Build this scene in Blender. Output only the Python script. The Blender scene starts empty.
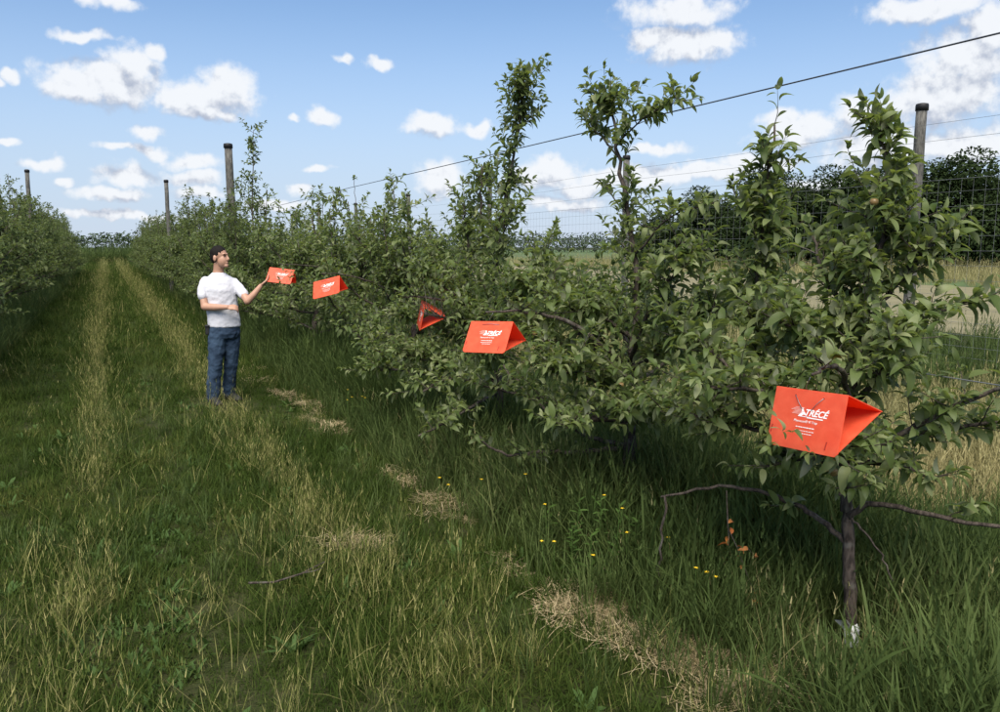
import bpy, bmesh, math, random
import numpy as np
from mathutils import Vector, Matrix, Euler

# ------------------------------------------------------------------ camera, sky, sun, exposure
scene = bpy.context.scene
COL = scene.collection
CAM_HEIGHT = 1.75
CAM_PITCH = math.atan(109 / 800)
CAM_HEADING = math.radians(26.07)
cam_data = bpy.data.cameras.new('camera')
cam_data.sensor_width = 36
cam_data.lens = 28.8
cam_data.clip_start = 0.05
cam_data.clip_end = 6000
camera = bpy.data.objects.new('camera', cam_data)
COL.objects.link(camera)
camera.location = (0, 0, CAM_HEIGHT)
camera.rotation_euler = (math.pi / 2 - CAM_PITCH, 0, -CAM_HEADING)
scene.camera = camera

SUN_ELEV = math.radians(54)
SUN_AZ = math.radians(212)          # compass style: 0 = +Y, clockwise
SUN_STRENGTH = 3.3
SKY_STRENGTH = 0.074
scene.view_settings.view_transform = 'Standard'
scene.view_settings.look = 'None'
scene.view_settings.gamma = 1
scene.view_settings.use_curve_mapping = False
scene.cycles.max_bounces = 6
scene.cycles.diffuse_bounces = 3
scene.cycles.glossy_bounces = 2
scene.view_settings.exposure = 1.08

sun_data = bpy.data.lights.new('sun', 'SUN')
sun_data.energy = SUN_STRENGTH
sun_data.angle = math.radians(50)
sun_data.color = (1.0, 0.93, 0.82)
sun = bpy.data.objects.new('sun', sun_data)
COL.objects.link(sun)
sd = Vector((math.sin(SUN_AZ) * math.cos(SUN_ELEV), math.cos(SUN_AZ) * math.cos(SUN_ELEV), math.sin(SUN_ELEV)))
sun.rotation_euler = sd.to_track_quat('Z', 'Y').to_euler()
sun.location = (0, 0, 30)


class NT:
    """small node-tree builder"""
    def __init__(self, tree):
        self.t = tree

    def n(self, typ, ins=None, **props):
        nd = self.t.nodes.new(typ)
        for k, v in props.items():
            setattr(nd, k, v)
        for k, v in (ins or {}).items():
            self.put(nd.inputs[k], v)
        return nd

    def put(self, sock, v):
        if isinstance(v, bpy.types.NodeSocket):
            self.t.links.new(v, sock)
        elif isinstance(v, bpy.types.Node):
            self.t.links.new(v.outputs[0], sock)
        else:
            if isinstance(v, (tuple, list)) and len(v) == 3 and sock.type == 'RGBA':
                v = (*v, 1)
            sock.default_value = v

    def math(self, op, a, b=0.0, c=None, clamp=False):
        nd = self.t.nodes.new('ShaderNodeMath')
        nd.operation = op
        nd.use_clamp = clamp
        self.put(nd.inputs[0], a)
        self.put(nd.inputs[1], b)
        if c is not None:
            self.put(nd.inputs[2], c)
        return nd.outputs[0]

    def vec(self, op, a, b=(0, 0, 0)):
        nd = self.t.nodes.new('ShaderNodeVectorMath')
        nd.operation = op
        self.put(nd.inputs[0], a)
        if op == 'SCALE':
            self.put(nd.inputs['Scale'], b)
        else:
            self.put(nd.inputs[1], b)
        return nd.outputs[1] if op in ('LENGTH', 'DOT_PRODUCT', 'DISTANCE') else nd.outputs[0]

    def mix(self, f, a, b):
        nd = self.t.nodes.new('ShaderNodeMix')
        nd.data_type = 'RGBA'
        self.put(nd.inputs['Factor'], f)
        self.put(nd.inputs[6], a)
        self.put(nd.inputs[7], b)
        return nd.outputs[2]

    def smooth(self, x, a, b, lo=0.0, hi=1.0):
        nd = self.t.nodes.new('ShaderNodeMapRange')
        nd.interpolation_type = 'SMOOTHSTEP'
        self.put(nd.inputs[0], x)
        for i, q in enumerate((a, b, lo, hi)):
            nd.inputs[i + 1].default_value = q
        return nd.outputs[0]

    def noise(self, vec, scale, detail=4, rough=0.55, dims='3D'):
        nd = self.t.nodes.new('ShaderNodeTexNoise')
        nd.noise_dimensions = dims
        if vec is not None:
            self.put(nd.inputs['Vector'], vec)
        nd.inputs['Scale'].default_value = scale
        nd.inputs['Detail'].default_value = detail
        nd.inputs['Roughness'].default_value = rough
        return nd.outputs[0]

    def ramp(self, f, stops):
        nd = self.t.nodes.new('ShaderNodeValToRGB')
        el = nd.color_ramp.elements
        while len(el) < len(stops):
            el.new(0.5)
        for e, (p, c) in zip(el, stops):
            e.position = p
            e.color = (*c, 1)
        self.put(nd.inputs[0], f)
        return nd.outputs[0]


# clouds of the day: azimuth and elevation in degrees (azimuth from the tree rows' direction, clockwise), half width, half height
CLOUDS = [(0.6, 10.0, 3.47, 1.17),(2.4, 11.2, 1.64, 0.99),(-0.9, 9.4, 1.9, 0.7),(3.8, 12.0, 0.59, 0.58),(6.6, 9.7, 2.88, 1.22),(7.9, 10.4, 1.7, 1.16),(4.9, 9.3, 1.58, 0.85),(6.4, 8.7, 2.18, 0.56),(-0.4, 12.6, 1.56, 0.34),(1.2, 14.7, 1.71, 0.5),(-4.3, 9.5, 0.47, 0.39),(-5.0, 9.0, 0.46, 0.34),(2.7, 7.2, 0.89, 0.49),(0.9, 5.9, 0.86, 0.31),(3.0, 5.9, 1.13, 0.37),(5.6, 5.6, 1.61, 0.51),(5.6, 4.5, 1.74, 0.58),(-3.0, 4.9, 1.3, 0.36),(1.4, 4.4, 1.64, 0.5),(-2.2, 4.0, 0.71, 0.24),(0.5, 3.4, 2.09, 0.43),(5.9, 3.6, 1.88, 0.39),(-4.7, 6.2, 0.57, 0.23),(14.0, 8.7, 1.07, 0.64),(21.4, 8.3, 1.59, 0.85),(24.5, 8.0, 1.04, 0.4),(13.8, 5.4, 0.74, 0.3),(21.7, 4.6, 1.47, 0.95),(17.9, 12.3, 0.95, 0.44),(15.4, 12.3, 0.6, 0.31),(11.8, 8.5, 0.39, 0.26),(29.2, 4.8, 2.51, 1.09),(31.5, 3.9, 1.67, 0.55),(29.4, 5.7, 1.25, 0.67),(38.9, 13.2, 2.58, 1.09),(38.2, 15.2, 2.97, 0.83),(36.2, 13.7, 1.32, 0.61),(40.6, 13.2, 1.09, 0.6),(46.1, 7.7, 2.42, 0.93),(49.2, 8.4, 1.16, 1.03),(45.1, 8.1, 1.48, 0.69),(54.3, 9.1, 3.22, 1.49),(55.3, 11.0, 2.8, 1.44),(53.2, 14.1, 3.05, 0.76),(56.5, 12.5, 1.4, 1.29),(51.2, 6.1, 3.12, 1.22),(55.3, 6.1, 2.99, 0.94),(39.8, 5.0, 3.51, 0.59),(34.4, 4.7, 3.13, 0.61),(48.7, 4.0, 3.49, 0.57),(30.3, 2.9, 2.79, 0.41),(43.7, 5.7, 2.5, 0.58),(12.3, 3.8, 0.8, 0.4),(10.8, 2.8, 1.99, 0.33),(1.0, 2.0, 3.57, 0.31),(37.1, 6.6, 1.67, 0.4)]
CLOUDS = [(a, e, w * (1.28 if a > 33 else 1.15), h * (1.3 if a > 33 else 1.18)) for a, e, w, h in CLOUDS]
_r = random.Random(11)
for _k in range(14):                  # the same kind of sky goes on all the way round
    az = _r.uniform(70, 340)
    el = 6 + 46 * _r.random()
    w = _r.uniform(3, 8) * (0.8 + el / 50)
    CLOUDS.append((az if az < 180 else az - 360, el, w, w * _r.uniform(.3, .5)))

world = bpy.data.worlds.new('World')
scene.world = world
world.use_nodes = True
world.cycles.sampling_method = 'MANUAL'
world.cycles.sample_map_resolution = 512
wt = world.node_tree
wt.nodes.clear()
W = NT(wt)


def cloud_field(name, clouds):
    """node group: distance (in cloud radii) to the nearest cloud centre"""
    grp = bpy.data.node_groups.new(name, 'ShaderNodeTree')
    grp.interface.new_socket('p', in_out='INPUT', socket_type='NodeSocketVector')
    grp.interface.new_socket('m', in_out='OUTPUT', socket_type='NodeSocketFloat')
    G = NT(grp)
    gi = grp.nodes.new('NodeGroupInput')
    go = grp.nodes.new('NodeGroupOutput')
    acc = None
    for (az, el, w, h) in clouds:
        q = grp.nodes.new('ShaderNodeVectorMath')
        q.operation = 'MULTIPLY_ADD'
        G.put(q.inputs[0], gi.outputs[0])
        q.inputs[1].default_value = (1 / w, 1 / h, 0)
        q.inputs[2].default_value = (-az / w, -el / h, 0)
        d = G.vec('LENGTH', q.outputs[0])
        acc = d if acc is None else G.math('MINIMUM', acc, d)
    grp.links.new(G.math('SUBTRACT', 1.0, acc), go.inputs[0])
    return grp


tc = wt.nodes.new('ShaderNodeTexCoord')
nrm = W.vec('NORMALIZE', tc.outputs['Generated'])
sep = W.n('ShaderNodeSeparateXYZ', {0: nrm})
az = W.math('DEGREES', W.math('ARCTAN2', sep.outputs[0], sep.outputs[1]))
el = W.math('DEGREES', W.math('ARCSINE', sep.outputs[2]))
pp = W.n('ShaderNodeCombineXYZ', {0: az, 1: el, 2: 0.0}).outputs[0]
sky = wt.nodes.new('ShaderNodeTexSky')
sky.sky_type = 'NISHITA'
sky.sun_disc = False
sky.sun_elevation = SUN_ELEV
sky.sun_rotation = SUN_AZ
sky.altitude = 0
sky.air_density = 1.0
sky.dust_density = 0.15
sky.ozone_density = 5.0
CL = 0.64 / SKY_STRENGTH
CLOUD_LIT = tuple(CL * c for c in (.68, .70, .73))
CLOUD_BASE = tuple(CL * c for c in (.33, .37, .46))
VEIL = tuple(CL * c for c in (.40, .475, .61))


def cloudy(clouds, name):
    """sky shader with the clouds of one sector (each sector only works through its own clouds)"""
    n1 = wt.nodes.new('ShaderNodeTexNoise')
    W.put(n1.inputs['Vector'], nrm)
    n1.inputs['Scale'].default_value = 18
    n1.inputs['Detail'].default_value = 3
    n1.inputs['Roughness'].default_value = 0.6
    warp = W.vec('SCALE', W.vec('SUBTRACT', n1.outputs['Color'], (.5, .5, .5)), 2.3)
    pw = W.vec('ADD', pp, warp)
    g = cloud_field(name, clouds)
    f1 = W.n('ShaderNodeGroup', {}, node_tree=g)
    W.put(f1.inputs[0], pw)
    f2 = W.n('ShaderNodeGroup', {}, node_tree=g)
    W.put(f2.inputs[0], W.vec('ADD', pw, (0.3, 1.3, 0)))
    fine = W.noise(nrm, 55, 4, 0.6)
    fine2 = W.noise(W.vec('ADD', nrm, (0.004, -0.002, 0.006)), 55, 3, 0.6)
    edge = W.math('ADD', f1.outputs[0], W.math('MULTIPLY', W.math('SUBTRACT', fine, 0.5), 1.15))
    dens = W.smooth(edge, -0.22, 0.50, 0, .97)
    wisp = W.noise(W.vec('MULTIPLY', nrm, (1, 1, 2.2)), 6.0, 4, 0.62)
    veil = W.math('MULTIPLY', W.smooth(wisp, 0.5, 0.76), 0.4)
    veil = W.math('MAXIMUM', veil, W.smooth(el, 0.0, 19.0, 0.88, 0.0))
    under = W.math('MAXIMUM', W.math('SUBTRACT', f2.outputs[0], f1.outputs[0]), -0.5)
    shade = W.math('ADD', W.math('MULTIPLY', under, -0.75), W.math('MULTIPLY', W.math('SUBTRACT', fine, fine2), 1.5))
    lum = W.smooth(W.math('ADD', shade, 0.55), -0.1, 0.85)
    col = W.mix(veil, W.vec('MULTIPLY', sky.outputs[0], (.98, .99, .985)), VEIL)
    col = W.mix(dens, col, W.mix(lum, CLOUD_BASE, CLOUD_LIT))
    return W.n('ShaderNodeBackground', {0: col, 1: SKY_STRENGTH}).outputs[0]


EDGES = [-14, 6, 14, 30, 46, 66]
def sector(a0, a1):
    return [c for c in CLOUDS if c[0] + c[2] * 1.4 + 2.5 > a0 and c[0] - c[2] * 1.4 - 2.5 < a1]

view = [c for c in CLOUDS if -14 < c[0] < 66]
shader = cloudy([c for c in CLOUDS if c[0] + c[2] * 1.5 > 60 or c[0] - c[2] * 1.5 < -8], 'clouds_round_about')
for a0, a1 in zip(EDGES[:-1], EDGES[1:]):
    inside = W.math('MULTIPLY', W.math('GREATER_THAN', az, a0), W.math('LESS_THAN', az, a1))
    shader = W.n('ShaderNodeMixShader', {0: inside, 1: shader, 2: cloudy(sector(a0, a1), 'clouds_sector')}).outputs[0]
low = W.n('ShaderNodeBackground', {0: VEIL, 1: SKY_STRENGTH}).outputs[0]
shader = W.n('ShaderNodeMixShader', {0: W.math('LESS_THAN', el, -0.3), 1: shader, 2: low}).outputs[0]
wo = wt.nodes.new('ShaderNodeOutputWorld')
wt.links.new(shader, wo.inputs[0])

# ------------------------------------------------------------------ helpers
def link(o, parent=None):
    COL.objects.link(o)
    if parent is not None:
        o.parent = parent
    return o


def tag(o, label=None, cat=None, group=None, kind=None):
    if label: o['label'] = label
    if cat: o['category'] = cat
    if group: o['group'] = group
    if kind: o['kind'] = kind
    return o


def empty(name, loc, rot=(0, 0, 0)):
    o = bpy.data.objects.new(name, None)
    o.location = loc
    o.rotation_euler = rot
    o.empty_display_size = .1
    return link(o)


def mesh_np(name, verts, faces, mats=()):
    """faces: int array (n,3) or (n,4)"""
    verts = np.asarray(verts, dtype=np.float32)
    faces = np.asarray(faces, dtype=np.int32)
    me = bpy.data.meshes.new(name)
    k = faces.shape[1]
    me.vertices.add(len(verts))
    me.vertices.foreach_set('co', verts.ravel())
    me.loops.add(faces.size)
    me.loops.foreach_set('vertex_index', faces.ravel())
    me.polygons.add(len(faces))
    me.polygons.foreach_set('loop_start', np.arange(0, faces.size, k, dtype=np.int32))
    for m in mats:
        me.materials.append(m)
    me.update(calc_edges=True)
    me.validate()
    return me


class MB:
    """collects quads and triangles, builds one mesh object"""
    def __init__(self):
        self.v = []
        self.f = []

    def add(self, vs, fs):
        o = len(self.v)
        self.v += [tuple(p) for p in vs]
        self.f += [tuple(i + o for i in f) for f in fs]
        return self

    def box(self, c, s, M=None):
        vs = []
        for x in (-.5, .5):
            for y in (-.5, .5):
                for z in (-.5, .5):
                    p = Vector((c[0] + x * s[0], c[1] + y * s[1], c[2] + z * s[2]))
                    vs.append(M @ p if M else p)
        return self.add(vs, [(0, 1, 3, 2), (4, 6, 7, 5), (0, 4, 5, 1), (2, 3, 7, 6), (0, 2, 6, 4), (1, 5, 7, 3)])

    def tube(self, pts, radii, seg=6, caps=True):
        pts = [Vector(p) for p in pts]
        n = len(pts)
        if not hasattr(radii, '__len__'):
            radii = [radii] * n
        vs, fs = [], []
        prev = None
        for i, p in enumerate(pts):
            d = (pts[min(i + 1, n - 1)] - pts[max(i - 1, 0)])
            d = d.normalized() if d.length > 1e-9 else Vector((0, 0, 1))
            a = Vector((1, 0, 0)) if prev is None else prev
            if abs(a.dot(d)) > .95 and prev is None:
                a = Vector((0, 1, 0))
            a = (a - d * a.dot(d)).normalized()
            prev = a
            b = d.cross(a)
            for k in range(seg):
                t = 2 * math.pi * k / seg
                vs.append(p + (a * math.cos(t) + b * math.sin(t)) * radii[i])
        for i in range(n - 1):
            for k in range(seg):
                k2 = (k + 1) % seg
                fs.append((i * seg + k, i * seg + k2, (i + 1) * seg + k2, (i + 1) * seg + k))
        if caps:
            fs.append(tuple(range(seg - 1, -1, -1)))
            fs.append(tuple((n - 1) * seg + k for k in range(seg)))
        return self.add(vs, fs)

    def build(self, name, mat, parent=None, smooth=True):
        me = bpy.data.meshes.new(name)
        me.from_pydata(self.v, [], self.f)
        if mat: me.materials.append(mat)
        if smooth:
            me.polygons.foreach_set('use_smooth', [True] * len(me.polygons))
        me.update()
        return link(bpy.data.objects.new(name, me), parent)


# ------------------------------------------------------------------ materials
def mat(name):
    m = bpy.data.materials.new(name)
    m.use_nodes = True
    m.node_tree.nodes.clear()
    return m, NT(m.node_tree)


def finish(N, shader):
    o = N.t.nodes.new('ShaderNodeOutputMaterial')
    N.put(o.inputs[0], shader)


def plain(name, colr, rough=.6, metal=0.0, var=.15, scale=30, bump=0.0, spec=.4):
    m, N = mat(name)
    t = N.n('ShaderNodeTexCoord')
    nz = N.noise(t.outputs['Object'], scale, 5, .6)
    c = N.mix(nz, tuple(x * (1 - var) for x in colr), tuple(min(1, x * (1 + var)) for x in colr))
    p = N.n('ShaderNodeBsdfPrincipled', {'Base Color': c, 'Roughness': rough, 'Metallic': metal, 'Specular IOR Level': spec})
    if bump:
        b = N.n('ShaderNodeBump', {'Strength': bump, 'Distance': .01, 'Height': nz})
        N.put(p.inputs['Normal'], b.outputs[0])
    finish(N, p.outputs[0])
    return m


def leafy(name, stops, back=None, rough=.45, transl=.25, spec=.35, tcol=None, patch=None):
    """thin plant matter: colour varies from piece to piece and from clump to clump"""
    m, N = mat(name)
    g = N.n('ShaderNodeNewGeometry')
    oi = N.n('ShaderNodeObjectInfo')
    rnd = N.math('FRACT', N.math('ADD', g.outputs['Random Per Island'], N.math('MULTIPLY', oi.outputs['Random'], 7.31)))
    if patch:
        pn = N.noise(g.outputs['Position'], patch, 3, .5)
        rnd = N.math('ADD', N.math('MULTIPLY', rnd, .55), N.smooth(pn, .32, .68, 0, .45))
    c = N.ramp(rnd, stops)
    if back:
        c = N.mix(g.outputs['Backfacing'], c, back)
    p = N.n('ShaderNodeBsdfPrincipled', {'Base Color': c, 'Roughness': rough, 'Specular IOR Level': spec})
    tr = N.n('ShaderNodeBsdfTranslucent', {'Color': N.mix(1.0, c, tcol) if tcol else c})
    mx = N.n('ShaderNodeMixShader', {0: transl, 1: p.outputs[0], 2: tr.outputs[0]})
    finish(N, mx.outputs[0])
    return m


M_LEAF = leafy('apple_leaf', [(0, (.062, .096, .026)), (.4, (.116, .158, .050)), (.8, (.178, .218, .086)), (1, (.27, .295, .145))],
               back=(.23, .25, .16), rough=.45, transl=.44, spec=.25, tcol=(.21, .27, .045))
M_LEAF_FAR = leafy('apple_leaf_far', [(0, (.062, .093, .029)), (.6, (.113, .150, .052)), (1, (.185, .22, .096))],
                   back=(.165, .19, .11), rough=.6, transl=.44, spec=.2, tcol=(.19, .24, .055))
M_DEADLEAF = leafy('dead_leaf', [(0, (.35, .09, .02)), (.6, (.5, .17, .035)), (1, (.3, .13, .04))], rough=.7, transl=.2)
M_WOOD_LEAF = leafy('broadleaf', [(0, (.022, .038, .012)), (.6, (.029, .047, .015)), (1, (.038, .058, .019))], rough=.8, transl=.3, spec=.1)
M_FAR_LEAF = leafy('distant_broadleaf', [(0, (.04, .06, .03)), (1, (.06, .085, .042))], rough=.8, transl=.1, spec=.1)
M_GRASS = leafy('mown_grass', [(0, (.030, .054, .010)), (.4, (.046, .075, .014)), (.75, (.068, .098, .021)), (1, (.15, .15, .042))], rough=.7, transl=.38, spec=.06, patch=1.1)
M_GRASS_TALL = leafy('tall_grass', [(0, (.056, .088, .024)), (.5, (.084, .122, .034)), (.85, (.12, .158, .05)), (1, (.20, .21, .085))], rough=.6, transl=.46, spec=.1, patch=.7)
M_GRASS_DRY = leafy('seeding_grass', [(0, (.09, .118, .026)), (.5, (.18, .182, .056)), (1, (.38, .34, .14))], rough=.7, transl=.25, spec=.08)
M_STRAW = leafy('straw', [(0, (.22, .17, .085)), (.5, (.39, .31, .165)), (1, (.55, .455, .28))], rough=.7, transl=.1)
M_WEED = leafy('weed_leaf', [(0, (.045, .085, .018)), (1, (.075, .13, .03))], back=(.07, .12, .035), rough=.65, transl=.3, spec=.08)
M_PALE = leafy('pale_dry_grass', [(0, (.15, .15, .055)), (.5, (.25, .225, .09)), (1, (.36, .31, .14))], rough=.6, transl=.2, patch=.4)


def bark(name, a, b, scale):
    m, N = mat(name)
    t = N.n('ShaderNodeTexCoord')
    v = N.vec('MULTIPLY', t.outputs['Object'], (1, 1, .25))
    nz = N.noise(v, scale, 6, .65)
    n2 = N.noise(t.outputs['Object'], scale * .2, 3, .5)
    c = N.mix(N.smooth(nz, .35, .65), a, b)
    c = N.mix(N.smooth(n2, .52, .70, 0, .6), c, (.15, .14, .12))
    p = N.n('ShaderNodeBsdfPrincipled', {'Base Color': c, 'Roughness': .8, 'Specular IOR Level': .25})
    bp = N.n('ShaderNodeBump', {'Strength': .9, 'Distance': .014, 'Height': nz})
    N.put(p.inputs['Normal'], bp.outputs[0])
    finish(N, p.outputs[0])
    return m


M_BARK = bark('apple_bark', (.028, .021, .017), (.095, .075, .060), 65)
M_BARK2 = bark('wood_bark', (.03, .025, .02), (.07, .06, .05), 20)
M_POST = bark('weathered_post', (.062, .060, .054), (.14, .134, .118), 40)
M_POSTCAP = plain('post_cap', (.012, .012, .013), .6)
M_WIRE = plain('galvanised_wire', (.22, .23, .24), .45, .6)
M_CABLE = plain('dark_cable', (.07, .075, .085), .5, .3)
M_MESH = plain('fence_wire', (.17, .18, .18), .6, .3)
M_GUARD = plain('white_guard', (.72, .74, .74), .5, 0, .12, 20, .2)
M_APPLE = plain('green_apple', (.20, .13, .05), .35, 0, .45, 25)
M_FLOWER = plain('yellow_petal', (.75, .50, .02), .6)
M_CLOVER = plain('white_clover', (.6, .58, .52), .8)


def ground_material():
    m, N = mat('meadow_soil')
    g = N.n('ShaderNodeNewGeometry')
    P = g.outputs['Position']
    a = N.noise(P, .35, 5, .6)
    b = N.noise(P, 6, 6, .7)
    c = N.noise(P, 45, 4, .7)
    base = N.mix(N.smooth(a, .35, .65), (.030, .042, .012), (.055, .062, .022))
    base = N.mix(N.smooth(b, .45, .75, 0, .7), base, (.075, .065, .03))
    base = N.mix(N.smooth(c, .4, .75, 0, .6), base, (.022, .022, .012))
    p = N.n('ShaderNodeBsdfPrincipled', {'Base Color': base, 'Roughness': .9, 'Specular IOR Level': .1})
    bp = N.n('ShaderNodeBump', {'Strength': .8, 'Distance': .03, 'Height': c})
    N.put(p.inputs['Normal'], bp.outputs[0])
    finish(N, p.outputs[0])
    return m


def field_material():
    m, N = mat('stubble_field')
    g = N.n('ShaderNodeNewGeometry')
    P = N.vec('MULTIPLY', g.outputs['Position'], (3.0, .25, 1))
    a = N.noise(P, .6, 5, .65)
    b = N.noise(g.outputs['Position'], 7, 5, .7)
    c = N.mix(N.smooth(a, .3, .7), (.17, .155, .09), (.24, .215, .13))
    c = N.mix(N.smooth(b, .5, .8, 0, .5), c, (.17, .15, .07))
    p = N.n('ShaderNodeBsdfPrincipled', {'Base Color': c, 'Roughness': .95, 'Specular IOR Level': .1})
    bp = N.n('ShaderNodeBump', {'Strength': .7, 'Distance': .05, 'Height': b})
    N.put(p.inputs['Normal'], bp.outputs[0])
    finish(N, p.outputs[0])
    return m


M_GROUND = ground_material()
M_FIELD = field_material()
M_VERGE = plain('green_verge', (.075, .115, .035), .9, 0, .4, .8)

# ------------------------------------------------------------------ ground
def sheet(name, x0, x1, y0, y1, z, m, nx=1, ny=1, amp=0.0):
    xs = np.linspace(x0, x1, nx + 1)
    ys = np.linspace(y0, y1, ny + 1)
    X, Y = np.meshgrid(xs, ys, indexing='ij')
    Z = np.full_like(X, z)
    V = np.stack([X, Y, Z], -1).reshape(-1, 3)
    I = np.arange((nx + 1) * (ny + 1)).reshape(nx + 1, ny + 1)
    F = np.stack([I[:-1, :-1], I[1:, :-1], I[1:, 1:], I[:-1, 1:]], -1).reshape(-1, 4)
    o = link(bpy.data.objects.new(name, mesh_np(name, V, F, [m])))
    return tag(o, kind='structure')


ground = sheet('ground', -2500, 2500, -2500, 2500, 0, M_GROUND)
field = sheet('stubble_field', 15.5, 34, -60, 95, .006, M_FIELD)
verge = sheet('field_verge', 34.05, 400, -200, 400, .006, M_VERGE)

# ------------------------------------------------------------------ leaves
def leaf_template(n, width, arch, fold, tipcurl=0.0):
    """unit-long leaf: rows of 3 vertices (left, rib, right) between a stalk point and a tip point"""
    V, F = [], []
    V.append((0, 0, 0))
    for i in range(1, n):
        t = i / n
        w = width * math.sin(math.pi * t ** .86) ** .62
        z = arch * (4 * t * (1 - t)) * .5 - tipcurl * t * t
        for s in (-1, 0, 1):
            V.append((s * w * .5, t, z + (fold * abs(s) * w)))
    V.append((0, 1, -tipcurl))
    last = len(V) - 1
    F += [(0, 2, 1), (0, 3, 2)]
    for i in range(n - 2):
        a = 1 + 3 * i
        b = a + 3
        F += [(a, a + 1, b + 1), (a, b + 1, b), (a + 1, a + 2, b + 2), (a + 1, b + 2, b + 1)]
    a = 1 + 3 * (n - 2)
    F += [(a, a + 1, last), (a + 1, a + 2, last)]
    return np.array(V, float), np.array(F, int)


LEAF_NEAR = [leaf_template(6, .41, .28, .14, .26), leaf_template(6, .44, .38, .24, .46), leaf_template(6, .38, .18, .10, .14)]
LEAF_MID = [leaf_template(3, .44, .2, .2, .2), leaf_template(3, .48, .26, .3, .36)]


def leaf_matrix(p, d, up, size):
    y = Vector(d).normalized()
    z = Vector(up) - y * Vector(up).dot(y)
    if z.length < 1e-4:
        z = Vector((1, 0, 0)) - y * y.x
    z.normalize()
    x = y.cross(z)
    return np.array([[x.x * size, y.x * size, z.x * size, p[0]],
                     [x.y * size, y.y * size, z.y * size, p[1]],
                     [x.z * size, y.z * size, z.z * size, p[2]]])


def leaves_mesh(name, mats, templates, m):
    """one mesh from many leaf placements"""
    Vs, Fs, off = [], [], 0
    A = np.array(mats)
    k = np.arange(len(A)) % len(templates)
    for t, (V, F) in enumerate(templates):
        B = A[k == t]
        if not len(B):
            continue
        P = np.einsum('nij,vj->nvi', B[:, :, :3], V) + B[:, None, :, 3]
        Vs.append(P.reshape(-1, 3))
        Fs.append((F[None] + (np.arange(len(B)) * len(V))[:, None, None] + off).reshape(-1, 3))
        off += len(B) * len(V)
    me = mesh_np(name, np.concatenate(Vs), np.concatenate(Fs), [m])
    me.polygons.foreach_set('use_smooth', [True] * len(me.polygons))
    return me


LEAF_MESHES = []
for V, F in LEAF_NEAR:
    me = mesh_np('leaf', V, F, [M_LEAF])
    me.polygons.foreach_set('use_smooth', [True] * len(me.polygons))
    LEAF_MESHES.append(me)


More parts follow.
